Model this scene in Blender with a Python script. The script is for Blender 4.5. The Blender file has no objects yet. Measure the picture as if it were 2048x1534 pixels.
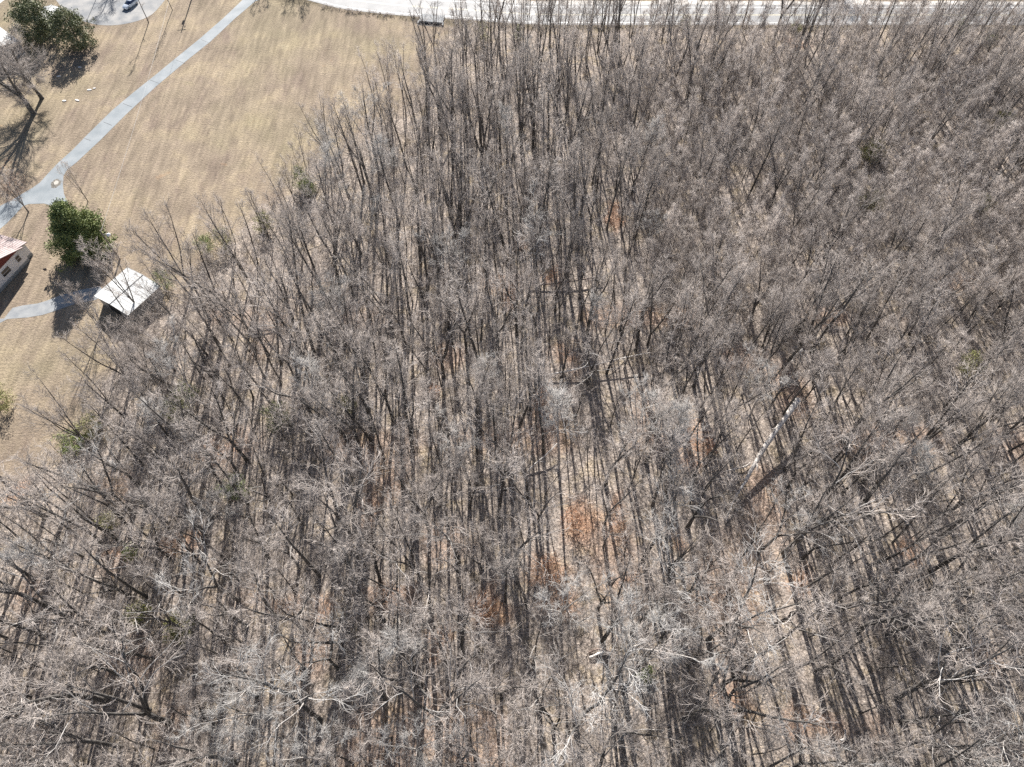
import bpy, bmesh, math, random
import numpy as np
from mathutils import Vector, Matrix
R = math.radians
scene = bpy.context.scene
COL = scene.collection

# ---------------------------------------------------------------- camera, world, sun, exposure
CAM_H = 110.0
PITCH = 58.1                      # degrees below the horizon
FPX = 1420.0                      # focal length in pixels of a 2048 px wide frame
cam_d = bpy.data.cameras.new('camera')
cam_d.sensor_width = 36.0
cam_d.lens = 36.0 * FPX / 2048.0
cam_d.clip_start = 0.5
cam_d.clip_end = 9000
cam = bpy.data.objects.new('camera', cam_d)
COL.objects.link(cam)
cam.location = (0, 0, CAM_H)
cam.rotation_euler = (R(90 - PITCH), 0, 0)
scene.camera = cam

SUN_EL, SUN_AZ = 31.0, -3.5       # azimuth clockwise from +Y
world = bpy.data.worlds.new('World')
scene.world = world
world.use_nodes = True
wn = world.node_tree
wn.nodes.clear()
wo = wn.nodes.new('ShaderNodeOutputWorld')
bg = wn.nodes.new('ShaderNodeBackground')
sky = wn.nodes.new('ShaderNodeTexSky')
sky.sky_type = 'NISHITA'
sky.sun_disc = False
sky.sun_elevation = R(SUN_EL)
sky.sun_rotation = R(SUN_AZ)
bg.inputs[1].default_value = 0.05
wn.links.new(sky.outputs[0], bg.inputs[0])
wn.links.new(bg.outputs[0], wo.inputs[0])
sl = bpy.data.lights.new('sun', 'SUN')
sl.energy = 5.0
sl.angle = R(0.5)
sl.color = (1.0, 0.955, 0.90)
so = bpy.data.objects.new('sun', sl)
COL.objects.link(so)
sd = Vector((math.sin(R(SUN_AZ)) * math.cos(R(SUN_EL)), math.cos(R(SUN_AZ)) * math.cos(R(SUN_EL)), math.sin(R(SUN_EL))))
so.rotation_euler = sd.to_track_quat('Z', 'Y').to_euler()
so.location = (0, 200, 150)
scene.view_settings.view_transform = 'Standard'
scene.view_settings.look = 'None'
scene.view_settings.gamma = 1
scene.view_settings.exposure = 1.1
scene.render.engine = 'CYCLES'
scene.cycles.max_bounces = 5
scene.cycles.diffuse_bounces = 2
scene.cycles.use_denoising = False

# ---------------------------------------------------------------- picture <-> ground
_c, _s = math.cos(R(PITCH)), math.sin(R(PITCH))
def G(x, y, z=0.0):
    """ground (or height z) point seen at a pixel of the 2048 x 1534 photograph"""
    u, v = (x - 1024) / FPX, (767 - y) / FPX
    t = (z - CAM_H) / (-_s + v * _c)
    return (u * t, (_c + v * _s) * t)
def proj(X, Y, Z=0.0):
    d = Y * _c - (Z - CAM_H) * _s
    return 1024 + FPX * X / d, 767 - FPX * (Y * _s + (Z - CAM_H) * _c) / d
def height_to(bx, by, ty):
    X, Y = G(bx, by)
    lo, hi = 0.0, 45.0
    for _ in range(30):
        m = (lo + hi) / 2
        if proj(X, Y, m)[1] > ty: lo = m
        else: hi = m
    return lo

# ---------------------------------------------------------------- tagging helpers
def tag(o, label=None, cat=None, group=None, kind=None):
    if label: o['label'] = label
    if cat: o['category'] = cat
    if group: o['group'] = group
    if kind: o['kind'] = kind
    return o
def empty(name, loc, rz=0.0, label=None, cat=None, group=None):
    o = bpy.data.objects.new(name, None)
    o.empty_display_size = 0.2
    COL.objects.link(o)
    o.location = loc
    o.rotation_euler = (0, 0, rz)
    return tag(o, label, cat, group)
def link_mesh(name, me, parent=None):
    o = bpy.data.objects.new(name, me)
    COL.objects.link(o)
    if parent: o.parent = parent
    return o

class MB:
    """collects primitives into one mesh"""
    def __init__(self):
        self.v, self.f, self.m = [], [], []
    def add(self, v, f, mi=0):
        b = len(self.v)
        self.v += [tuple(p) for p in v]
        self.f += [tuple(b + i for i in q) for q in f]
        self.m += [mi] * len(f)
        return self
    def box(self, x0, x1, y0, y1, z0, z1, mi=0):
        v = [(x0,y0,z0),(x1,y0,z0),(x1,y1,z0),(x0,y1,z0),(x0,y0,z1),(x1,y0,z1),(x1,y1,z1),(x0,y1,z1)]
        return self.add(v, [(0,3,2,1),(4,5,6,7),(0,1,5,4),(1,2,6,5),(2,3,7,6),(3,0,4,7)], mi)
    def prism(self, pts, z0, z1, mi=0):
        n = len(pts)
        v = [(x, y, z0) for x, y in pts] + [(x, y, z1) for x, y in pts]
        f = [tuple(range(n - 1, -1, -1)), tuple(range(n, 2 * n))] + [(i, (i + 1) % n, n + (i + 1) % n, n + i) for i in range(n)]
        return self.add(v, f, mi)
    def tube(self, pts, rad, sides=6, mi=0, cap=True):
        pts = [Vector(p) for p in pts]
        rings = []
        for i, p in enumerate(pts):
            d = (pts[min(i + 1, len(pts) - 1)] - pts[max(i - 1, 0)]).normalized()
            a = d.orthogonal().normalized() if i == 0 else (a - d * a.dot(d)).normalized()
            b = d.cross(a)
            r = rad[i] if isinstance(rad, (list, tuple)) else rad
            rings.append([p + (a * math.cos(2*math.pi*k/sides) + b * math.sin(2*math.pi*k/sides)) * r for k in range(sides)])
        v = [q for ring in rings for q in ring]
        f = [(i*sides+k, i*sides+(k+1)%sides, (i+1)*sides+(k+1)%sides, (i+1)*sides+k) for i in range(len(pts)-1) for k in range(sides)]
        if cap:
            f += [tuple(range(sides - 1, -1, -1)), tuple((len(pts)-1)*sides + k for k in range(sides))]
        return self.add(v, f, mi)
    def mesh(self, name, mats, smooth=False):
        me = bpy.data.meshes.new(name)
        me.from_pydata(self.v, [], self.f)
        for m in (mats if isinstance(mats, (list, tuple)) else [mats]):
            me.materials.append(m)
        me.polygons.foreach_set('material_index', self.m)
        if smooth: me.polygons.foreach_set('use_smooth', [True] * len(self.f))
        me.update()
        return me
    def build(self, name, mats, parent=None, smooth=False, bevel=0.0):
        o = link_mesh(name, self.mesh(name, mats, smooth), parent)
        if bevel:
            bm = o.modifiers.new('bevel', 'BEVEL'); bm.width = bevel; bm.segments = 2
        return o

# ---------------------------------------------------------------- materials
def mat(name, color, rough=0.8, metallic=0.0, spec=0.4, noise=None, rnd=0.0, bump=None):
    """noise: (scale, second colour, contrast low, high, detail); rnd: brightness spread between objects"""
    m = bpy.data.materials.new(name)
    m.use_nodes = True
    nt = m.node_tree; N = nt.nodes; L = nt.links
    p = N['Principled BSDF']
    p.inputs['Roughness'].default_value = rough
    p.inputs['Metallic'].default_value = metallic
    p.inputs['Specular IOR Level'].default_value = spec
    out = None
    p.inputs['Base Color'].default_value = (*color, 1)
    if noise:
        tc = N.new('ShaderNodeTexCoord')
        nz = N.new('ShaderNodeTexNoise'); nz.inputs['Scale'].default_value = noise[0]; nz.inputs['Detail'].default_value = noise[4] if len(noise) > 4 else 5
        L.new(tc.outputs['Object'], nz.inputs['Vector'])
        cr = N.new('ShaderNodeValToRGB')
        cr.color_ramp.elements[0].position = noise[2]; cr.color_ramp.elements[1].position = noise[3]
        cr.color_ramp.elements[0].color = (*color, 1); cr.color_ramp.elements[1].color = (*noise[1], 1)
        L.new(nz.outputs['Fac'], cr.inputs[0])
        out = cr.outputs[0]
    if rnd:
        oi = N.new('ShaderNodeObjectInfo')
        mr = N.new('ShaderNodeMapRange'); mr.inputs['To Min'].default_value = 1 - rnd; mr.inputs['To Max'].default_value = 1 + rnd
        L.new(oi.outputs['Random'], mr.inputs['Value'])
        hs = N.new('ShaderNodeHueSaturation')
        if out: L.new(out, hs.inputs['Color'])
        else: hs.inputs['Color'].default_value = (*color, 1)
        L.new(mr.outputs[0], hs.inputs['Value'])
        out = hs.outputs[0]
    if out: L.new(out, p.inputs['Base Color'])
    if bump:
        tc = N.new('ShaderNodeTexCoord')
        nz = N.new('ShaderNodeTexNoise'); nz.inputs['Scale'].default_value = bump[0]; nz.inputs['Detail'].default_value = 6
        L.new(tc.outputs['Object'], nz.inputs['Vector'])
        bp = N.new('ShaderNodeBump'); bp.inputs['Distance'].default_value = bump[1]
        L.new(nz.outputs['Fac'], bp.inputs['Height']); L.new(bp.outputs[0], p.inputs['Normal'])
    return m

M = {}
M['bark'] = mat('bark', (0.075, 0.068, 0.062), 0.9, noise=(3.0, (0.16, 0.15, 0.14), 0.35, 0.7), rnd=0.3)
M['twig'] = mat('twig', (0.40, 0.352, 0.32), 0.7, noise=(0.7, (0.57, 0.512, 0.47), 0.35, 0.7, 2), rnd=0.2)
M['twig_brown'] = mat('twig_brown', (0.32, 0.28, 0.255), 0.75, noise=(0.7, (0.48, 0.43, 0.395), 0.35, 0.7, 2), rnd=0.2)
M['limb'] = mat('limb', (0.16, 0.148, 0.138), 0.8, noise=(0.9, (0.34, 0.32, 0.30), 0.35, 0.7, 3), rnd=0.25)
M['limb_white'] = mat('limb_white', (0.40, 0.38, 0.36), 0.7, noise=(0.9, (0.62, 0.60, 0.57), 0.35, 0.7, 3), rnd=0.15)
M['twig_pale'] = mat('twig_pale', (0.42, 0.40, 0.38), 0.7, noise=(0.7, (0.56, 0.54, 0.515), 0.35, 0.7, 2), rnd=0.15)
M['bark_pale'] = mat('bark_pale', (0.36, 0.335, 0.31), 0.85, noise=(1.2, (0.62, 0.58, 0.54), 0.35, 0.65), rnd=0.15)
M['dead_wood'] = mat('dead_wood', (0.50, 0.45, 0.41), 0.85, noise=(1.6, (0.82, 0.78, 0.73), 0.35, 0.62))
M['rot_wood'] = mat('rot_wood', (0.13, 0.095, 0.08), 0.9, noise=(2.0, (0.34, 0.27, 0.23), 0.4, 0.7))
M['leaf_dark'] = mat('leaf_dark', (0.10, 0.14, 0.05), 0.65, spec=0.3, noise=(1.1, (0.33, 0.37, 0.14), 0.35, 0.7))
M['leaf_magnolia'] = mat('leaf_magnolia', (0.10, 0.13, 0.06), 0.55, spec=0.4, noise=(1.3, (0.30, 0.30, 0.17), 0.35, 0.7))
M['leaf_green'] = mat('leaf_green', (0.12, 0.17, 0.045), 0.6, noise=(1.5, (0.32, 0.38, 0.11), 0.35, 0.7))
M['leaf_pale'] = mat('leaf_pale', (0.20, 0.26, 0.09), 0.6, noise=(1.5, (0.34, 0.38, 0.17), 0.35, 0.7))
M['leaf_olive'] = mat('leaf_olive', (0.20, 0.20, 0.07), 0.6, noise=(1.5, (0.36, 0.36, 0.14), 0.35, 0.7))
M['leaf_brown'] = mat('leaf_brown', (0.27, 0.15, 0.09), 0.7, noise=(2.0, (0.42, 0.27, 0.18), 0.35, 0.7))
M['leaf_rust'] = mat('leaf_rust', (0.42, 0.205, 0.11), 0.7, noise=(2.0, (0.60, 0.36, 0.22), 0.35, 0.7))

# ---------------------------------------------------------------- procedural noise in python (for masks and scatter)
rngN = np.random.default_rng(5)
_tab = rngN.random((64, 64))
def vnoise(x, y, s):
    x = np.asarray(x, float) / s + 17.3; y = np.asarray(y, float) / s + 9.7
    xi = np.floor(x).astype(int); yi = np.floor(y).astype(int)
    fx = x - xi; fy = y - yi
    fx = fx*fx*(3-2*fx); fy = fy*fy*(3-2*fy)
    a = _tab[xi % 64, yi % 64]; b = _tab[(xi+1) % 64, yi % 64]; c = _tab[xi % 64, (yi+1) % 64]; d = _tab[(xi+1) % 64, (yi+1) % 64]
    return (a*(1-fx)+b*fx)*(1-fy) + (c*(1-fx)+d*fx)*fy
def inpoly(px, py, poly):
    px = np.asarray(px, float); py = np.asarray(py, float)
    r = np.zeros(px.shape, bool)
    n = len(poly)
    for i in range(n):
        x0, y0 = poly[i]; x1, y1 = poly[(i + 1) % n]
        if y0 == y1: continue
        c = ((y0 > py) != (y1 > py)) & (px < (x1 - x0) * (py - y0) / (y1 - y0) + x0)
        r ^= c
    return r

edge_px = [(905, 56), (880, 110), (835, 180), (800, 220), (760, 255), (700, 292), (640, 322), (600, 350), (560, 385), (515, 425),
           (470, 465), (430, 520), (400, 572), (345, 590), (325, 620), (285, 650), (245, 700), (205, 760), (185, 830), (172, 890), (110, 925), (40, 955)]
EDGE = [G(*p) for p in edge_px]
FOREST = EDGE + [(-150, G(0, 985)[1]), (-330, 30), (-330, -90), (330, -90), (330, G(1024, 56)[1]), (250, G(1024, 56)[1])]
road_low_px = [(560, -18), (632, 0), (685, 13), (767, 23.5), (850, 30), (932, 35), (1005, 41), (1100, 45), (1400, 45.8), (2048, 46)]
verge_px = [(500, -22), (555, 2), (640, 15), (700, 25), (767, 36), (830, 42), (900, 50), (1024, 56), (2048, 58)]
VERGE = [G(*p) for p in verge_px] + [(330, G(1024, 57)[1])] + [(330, G(1024, 46)[1])] + [G(*p) for p in reversed(road_low_px)]
ORANGE = [(1160,1040,38,50),(1100,1138,55,35),(980,1215,45,35),(1225,432,16,30),(1140,712,30,30),(1620,1450,70,38),(1390,880,22,30),(1235,1040,20,60),
          (1395,925,30,25),(1350,1095,24,20),(1045,480,16,10),(1110,560,14,20),(1025,600,14,26),(870,1275,25,45),(560,1215,40,26),(780,1190,60,35),(1460,1400,45,40),
          (1130,1205,50,30),(740,1020,20,40),(360,1095,40,30),(240,1110,30,30),(440,900,30,25),(1820,1110,25,30),(1085,800,12,40),(650,1220,30,20),(30,990,30,25),(1590,90,20,12),(1600,1160,30,26),(1250,1150,30,20)]

# ---------------------------------------------------------------- ground (one sheet)
def grow(a, b, step, far):
    c = list(np.arange(a, b + 0.01, step))
    lo, hi, s = [], [], step
    x0, x1 = a, b
    while x1 < far:
        s *= 1.35
        x1 += s; x0 -= s
        hi.append(x1); lo.append(x0)
    return np.array(lo[::-1] + c + hi)
gx = grow(-165, 165, 1.0, 3500)
gy = grow(-20, 235, 1.0, 3500)
nx, ny = len(gx), len(gy)
XX, YY = np.meshgrid(gx, gy)
X, Y = XX.ravel(), YY.ravel()
jx = (vnoise(X, Y, 3.1) - .5) * 3.5 + (vnoise(X + 50, Y, 1.3) - .5) * 1.6
jy = (vnoise(X, Y + 80, 3.1) - .5) * 3.5 + (vnoise(X, Y + 33, 1.3) - .5) * 1.6
def blurmask(poly, wide):
    acc = 0
    for k in range(8):
        a = k * math.pi / 4
        acc = acc + inpoly(X + jx + wide*math.cos(a), Y + jy + wide*math.sin(a), poly)
    return acc / 8
litter = blurmask(FOREST, 1.6)
verge = blurmask(VERGE, 0.5)
orange = np.zeros(len(X))
for ox, oy, ow, oh in ORANGE:
    cx, cy = G(ox, oy)
    wx = abs(G(ox + ow, oy)[0] - cx); wy = abs(G(ox, oy - oh)[1] - cy)
    d = np.sqrt(((X + jx - cx) / wx) ** 2 + ((Y + jy - cy) / wy) ** 2)
    orange = np.maximum(orange, np.clip(1.35 - d, 0, 1))
orange = np.maximum(orange, np.clip((vnoise(X, Y, 9) - .62) * 2.2, 0, .5) * (Y < 95))
lushv = np.clip((vnoise(X + 300, Y + 90, 16) - .45) * 2.2, 0, 1) * .8 + np.clip((vnoise(X + 30, Y + 190, 5) - .5), 0, 1)
idx = np.arange(nx * ny).reshape(ny, nx)
quads = np.stack([idx[:-1, :-1], idx[:-1, 1:], idx[1:, 1:], idx[1:, :-1]], -1).reshape(-1, 4)
gm = bpy.data.meshes.new('ground')
gm.vertices.add(nx * ny)
gm.vertices.foreach_set('co', np.stack([X, Y, np.zeros_like(X)], 1).ravel())
gm.loops.add(quads.size); gm.loops.foreach_set('vertex_index', quads.ravel())
gm.polygons.add(len(quads)); gm.polygons.foreach_set('loop_start', np.arange(0, quads.size, 4)); 
gm.update(calc_edges=True)
ca = gm.color_attributes.new('cover', 'FLOAT_COLOR', 'POINT')
ca.data.foreach_set('color', np.stack([litter, orange, verge, lushv], 1).ravel())

def ground_material():
    m = bpy.data.materials.new('ground_cover'); m.use_nodes = True
    nt = m.node_tree; N = nt.nodes; L = nt.links
    p = N['Principled BSDF']; p.inputs['Roughness'].default_value = 0.95; p.inputs['Specular IOR Level'].default_value = 0.15
    tc = N.new('ShaderNodeTexCoord'); V = tc.outputs['Object']
    at = N.new('ShaderNodeVertexColor'); at.layer_name = 'cover'
    sp = N.new('ShaderNodeSeparateColor'); L.new(at.outputs['Color'], sp.inputs[0])
    def nz(scale, det=4, stretch=None, rot=0):
        t = N.new('ShaderNodeTexNoise'); t.inputs['Scale'].default_value = scale; t.inputs['Detail'].default_value = det; t.inputs['Roughness'].default_value = 0.65
        if stretch:
            mp = N.new('ShaderNodeMapping'); mp.inputs['Scale'].default_value = stretch; mp.inputs['Rotation'].default_value = (0, 0, rot)
            L.new(V, mp.inputs[0]); L.new(mp.outputs[0], t.inputs['Vector'])
        else: L.new(V, t.inputs['Vector'])
        return t.outputs['Fac']
    def ramp(src, stops):
        c = N.new('ShaderNodeValToRGB'); e = c.color_ramp.elements
        e[0].position, e[0].color = stops[0][0], (*stops[0][1], 1)
        e[1].position, e[1].color = stops[-1][0], (*stops[-1][1], 1)
        for q, col in stops[1:-1]:
            x = e.new(q); x.color = (*col, 1)
        L.new(src, c.inputs[0]); return c.outputs[0]
    def mix(a, b, f, mode='MIX'):
        x = N.new('ShaderNodeMix'); x.data_type = 'RGBA'; x.blend_type = mode
        if isinstance(f, float): x.inputs[0].default_value = f
        else: L.new(f, x.inputs[0])
        for s, i in ((a, 6), (b, 7)):
            if isinstance(s, tuple): x.inputs[i].default_value = (*s, 1)
            else: L.new(s, x.inputs[i])
        return x.outputs[2]
    def gain(src, lo, hi, a=0.0, b=1.0):
        x = N.new('ShaderNodeMapRange'); x.inputs[1].default_value = lo; x.inputs[2].default_value = hi; x.inputs[3].default_value = a; x.inputs[4].default_value = b
        L.new(src, x.inputs[0]); return x.outputs[0]
    # dormant lawn: straw with mown streaks, greener and barer patches
    lawn = ramp(nz(0.09, 6), [(0.30, (0.25, 0.20, 0.15)), (0.5, (0.325, 0.262, 0.195)), (0.62, (0.39, 0.315, 0.22)), (0.75, (0.43, 0.36, 0.26))])
    lawn = mix(lawn, (0.30, 0.27, 0.15), gain(nz(0.13, 5), 0.6, 0.8, 0, .4))
    lawn = mix(lawn, (0.24, 0.185, 0.15), gain(nz(0.22, 6, (1, .35, 1), R(35)), 0.5, 0.68, 0, .75))
    lawn = mix(lawn, (0.48, 0.28, 0.15), gain(nz(0.16, 3), 0.68, 0.80, 0, .5))
    lawn = mix(lawn, (0.26, 0.25, 0.12), gain(at.outputs['Alpha'], 0.2, 1.0, 0, .22))
    streak = gain(nz(0.9, 5, (1, .12, 1), R(-42)), 0.35, 0.7, 0.74, 1.18)
    lawn = mix(lawn, streak, 1.0, 'MULTIPLY')
    # leaf litter
    lit = ramp(nz(1.6, 6), [(0.28, (0.20, 0.168, 0.143)), (0.46, (0.32, 0.27, 0.232)), (0.58, (0.42, 0.36, 0.31)), (0.72, (0.52, 0.452, 0.39))])
    lit = mix(lit, (0.42, 0.33, 0.19), gain(nz(0.25, 3), 0.5, 0.7, 0, .45))
    rust = ramp(nz(2.5, 5), [(0.3, (0.30, 0.15, 0.085)), (0.55, (0.50, 0.28, 0.165)), (0.75, (0.66, 0.45, 0.30))])
    lit = mix(lit, rust, gain(sp.outputs[1], 0.1, 1.0, 0, .6))
    vg = ramp(nz(1.3, 6), [(0.3, (0.08, 0.065, 0.045)), (0.5, (0.17, 0.14, 0.095)), (0.72, (0.36, 0.30, 0.21))])
    c = mix(lawn, lit, sp.outputs[0])
    c = mix(c, vg, sp.outputs[2])
    vo = N.new('ShaderNodeTexVoronoi'); vo.inputs['Scale'].default_value = 4.5; L.new(V, vo.inputs['Vector'])
    sc = N.new('ShaderNodeSeparateColor'); L.new(vo.outputs['Color'], sc.inputs[0])
    fine = gain(sc.outputs[0], 0, 1, 0.5, 1.4)
    c = mix(c, fine, gain(sp.outputs[0], 0, 1, .22, 1), 'MULTIPLY')
    L.new(c, p.inputs['Base Color'])
    bp = N.new('ShaderNodeBump'); bp.inputs['Distance'].default_value = 0.35; bp.inputs['Strength'].default_value = 0.7
    L.new(nz(2.2, 7), bp.inputs['Height']); L.new(bp.outputs[0], p.inputs['Normal'])
    return m
gm.materials.append(ground_material())
ground = link_mesh('ground', gm)
tag(ground, kind='structure')

# ---------------------------------------------------------------- roads and drives
M['asphalt'] = mat('asphalt', (0.22, 0.225, 0.23), 0.7, noise=(0.35, (0.30, 0.30, 0.30), 0.35, 0.7), spec=0.5)
M['drive'] = mat('drive_surface', (0.21, 0.24, 0.26), 0.75, noise=(0.3, (0.31, 0.335, 0.35), 0.35, 0.7, 9), spec=0.5)
M['gravel'] = mat('gravel', (0.24, 0.25, 0.26), 0.95, noise=(0.25, (0.40, 0.39, 0.375), 0.38, 0.62, 10), spec=0.3)
M['concrete'] = mat('concrete', (0.25, 0.265, 0.28), 0.85, noise=(0.6, (0.36, 0.37, 0.37), 0.35, 0.7))
M['shoulder'] = mat('shoulder_gravel', (0.55, 0.52, 0.48), 0.9, noise=(1.2, (0.70, 0.67, 0.62), 0.35, 0.7))
M['paint_white'] = mat('paint_white', (0.85, 0.85, 0.83), 0.6)
M['paint_yellow'] = mat('paint_yellow', (0.62, 0.56, 0.38), 0.6)
M['seal'] = mat('joint_sealant', (0.05, 0.05, 0.055), 0.5)

def smooth_line(pts, n=8):
    out = []
    P = [np.array(p, float) for p in pts]
    P = [2*P[0]-P[1]] + P + [2*P[-1]-P[-2]]
    for i in range(1, len(P) - 2):
        for k in range(n):
            t = k / n
            out.append(0.5*((2*P[i])+(-P[i-1]+P[i+1])*t+(2*P[i-1]-5*P[i]+4*P[i+1]-P[i+2])*t*t+(-P[i-1]+3*P[i]-3*P[i+1]+P[i+2])*t**3))
    out.append(P[-2])
    return out
def ribbon(name, line, offs, z, mats, th=0.0, wob=0.0, seed=1):
    """strips between successive sideways offsets along a line"""
    rr = random.Random(seed)
    mb = MB()
    L_ = [Vector((p[0], p[1], 0)) for p in line]
    n = len(L_)
    a, b = offs
    va, vb = [], []
    for i, p in enumerate(L_):
        d = (L_[min(i+1, n-1)] - L_[max(i-1, 0)]).normalized()
        s = Vector((d.y, -d.x, 0))
        va.append(p + s * (a + rr.uniform(-wob, wob))); vb.append(p + s * (b + rr.uniform(-wob, wob)))
    v = [(q.x, q.y, z) for q in va] + [(q.x, q.y, z) for q in vb]
    f = [(i, i + 1, n + i + 1, n + i) for i in range(n - 1)]
    mb.add(v, f)
    me = mb.mesh(name, mats)
    bm = bmesh.new(); bm.from_mesh(me); bmesh.ops.recalc_face_normals(bm, faces=bm.faces)
    if sum(fc.normal.z for fc in bm.faces) < 0: bmesh.ops.reverse_faces(bm, faces=bm.faces)
    bm.to_mesh(me); bm.free()
    return link_mesh(name, me)
road_line = smooth_line([G(*p) for p in road_low_px[1:]] + [(330, G(1024, 46)[1])], 8)
r0 = Vector(road_line[0]); r1 = Vector(road_line[6]); dd = (r0 - r1).normalized()
ext = []
for k in range(12, 0, -1):
    q = r0 + dd * (k * 12) + Vector((0, 1)) * (k * k * 0.25)
    ext.append(np.array(q))
road_line = ext + [np.array(q) for q in road_line]
# sideways offsets: + is towards the camera side
rd = ribbon('road', road_line, (1.0, -8.6), 0.030, M['asphalt']); tag(rd, kind='structure')
sh = ribbon('road_shoulder', road_line, (-8.2, -10.2), 0.022, M['shoulder'], wob=0.3); tag(sh, kind='structure')
for nm, a, b, mm in (('road_edge_line', 0.12, -0.12, 'paint_white'), ('road_edge_line', -7.2, -7.42, 'paint_white'),
                     ('road_centre_line', -3.45, -3.60, 'paint_yellow'), ('road_centre_line', -3.78, -3.93, 'paint_yellow')):
    o = ribbon(nm, road_line, (a, b), 0.036, M[mm]); tag(o, kind='structure')
def flat(name, pts, z, m, smoothn=0, kind='structure'):
    if smoothn: pts = [tuple(q) for q in smooth_line(list(pts) + [pts[0]], smoothn)][:-1]
    me = bpy.data.meshes.new(name)
    bm = bmesh.new()
    vs = [bm.verts.new((x, y, z)) for x, y in pts]
    es = [bm.edges.new((vs[i], vs[(i + 1) % len(vs)])) for i in range(len(vs))]
    bmesh.ops.triangle_fill(bm, edges=es, use_beauty=True)
    bmesh.ops.recalc_face_normals(bm, faces=bm.faces)
    if sum(fc.normal.z for fc in bm.faces) < 0: bmesh.ops.reverse_faces(bm, faces=bm.faces)
    bm.to_mesh(me); bm.free()
    me.materials.append(m)
    o = link_mesh(name, me)
    return tag(o, kind=kind)
# aprons and ground beyond the road
for xa, xb in ((1318, 1402), (1690, 1742)):
    pts = [G(xa - 25, 13), G(xa, 6), (G(xa, 0)[0] - 1, 260), (G(xb, 0)[0] + 1, 260), G(xb, 6), G(xb + 25, 13)]
    flat('side_drive', pts, 0.026, M['shoulder'])
# long drive across the lawn
dr_r = [(560,-18),(510,3),(470,37),(420,84),(375,120),(343,147),(312,173),(250,231),(200,281),(155,323),(134,340),(127,352),(126,372),(128,388),(137,408)]
dr_l = [(530,-18),(485,0),(447,36),(400,77),(352,116),(312,149),(268,184),(225,220),(172,272),(145,300),(118,324),(98,345),(80,365),(66,375),(20,402),(-40,432)]
low = [(110,413),(88,407),(58,408),(46,412),(30,430),(12,448),(0,458),(-40,490)]
drive_poly = [G(*p) for p in dr_r + low] + [G(*p) for p in reversed(dr_l)]
flat('driveway', drive_poly, 0.02, M['drive'])
mb = MB()
for (a, b) in (((246,207),(264,214)),((207,244),(224,251)),((169,277),(181,281)),((300,160),(318,167)),((352,120),(372,128)),((402,79),(418,86))):
    p, q = Vector(G(*a)), Vector(G(*b)); d = (q - p).normalized(); s = Vector((-d.y, d.x)) * 0.05
    mb.add([(*(p - s), .026), (*(q - s), .026), (*(q + s), .026), (*(p + s), .026)], [(0,1,2,3)])
tag(mb.build('driveway_joints', M['seal']), kind='structure')
# small concrete drive below the house
flat('side_driveway', [G(*p) for p in [(-30,640),(8,637),(25,616),(45,611),(75,607),(98,600),(120,591),(160,580),(200,572),(212,590),(190,600),(150,608),(110,622),(85,630),(55,635),(15,638),(-30,662)]], 0.02, M['concrete'])
# gravel yard round the car
flat('gravel_yard', [G(*p) for p in [(90,-25),(112,0),(125,16),(150,34),(172,44),(200,50),(235,50),(275,42),(305,28),(330,0),(350,-25),(300,-45),(150,-45)]], 0.018, M['gravel'], 3)
flat('gravel_yard', [G(*p) for p in [(-60,30),(-10,14),(9,0),(30,-22),(-60,-30)]], 0.018, M['shoulder'])

# ---------------------------------------------------------------- bare tree generator
class Skel:
    """polylines with radii, turned into tapering tubes"""
    def __init__(self, seed): self.r = random.Random(seed); self.lines = {0: [], 1: []}
    def grow(self, p, d, length, r0, r1, n, wig, up, part):
        """one stem; returns its points (position, direction, radius)"""
        pts = [(p.copy(), d.copy(), r0)]
        rr = self.r
        for i in range(n):
            d = (d + Vector((rr.gauss(0, wig), rr.gauss(0, wig), rr.gauss(0, wig * .6) + up))).normalized()
            p = p + d * (length / n)
            t = (i + 1) / n
            pts.append((p.copy(), d.copy(), r1 + (r0 - r1) * (1 - t ** 1.7) if part == 0 else r0 + (r1 - r0) * t))
        self.lines[part].append(pts)
        return pts
    def mesh(self, part, name, m, limb=None):
        V, F, MI = [], [], []
        for pts in self.lines[part]:
            rmax = pts[0][2]
            k = 7 if rmax > .12 else 5 if rmax > .06 else 4 if rmax > .035 else 3
            b = len(V); n = len(pts)
            start = len(F)
            a = pts[0][1].orthogonal().normalized()
            for i, (p, d, r) in enumerate(pts):
                if i == n - 1 and r < 0.02:
                    V.append(tuple(p)); break
                a = (a - d * a.dot(d)).normalized(); c = d.cross(a)
                for j in range(k):
                    w = 2 * math.pi * j / k
                    V.append(tuple(p + (a * math.cos(w) + c * math.sin(w)) * r))
            else:
                for i in range(n - 1):
                    for j in range(k): F.append((b+i*k+j, b+i*k+(j+1)%k, b+(i+1)*k+(j+1)%k, b+(i+1)*k+j))
                F.append(tuple(b + (n-1)*k + j for j in range(k)))
                MI += [1 if rmax > .03 else 0] * (len(F) - start)
                continue
            for i in range(n - 2):
                for j in range(k): F.append((b+i*k+j, b+i*k+(j+1)%k, b+(i+1)*k+(j+1)%k, b+(i+1)*k+j))
            tip = b + (n-1)*k
            for j in range(k): F.append((b+(n-2)*k+j, b+(n-2)*k+(j+1)%k, tip))
            MI += [1 if rmax > .03 else 0] * (len(F) - start)
        me = bpy.data.meshes.new(name)
        me.from_pydata(V, [], F)
        me.materials.append(m)
        if limb:
            me.materials.append(limb)
            me.polygons.foreach_set('material_index', MI)
        me.polygons.foreach_set('use_smooth', [True] * len(F))
        me.update()
        return me

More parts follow.
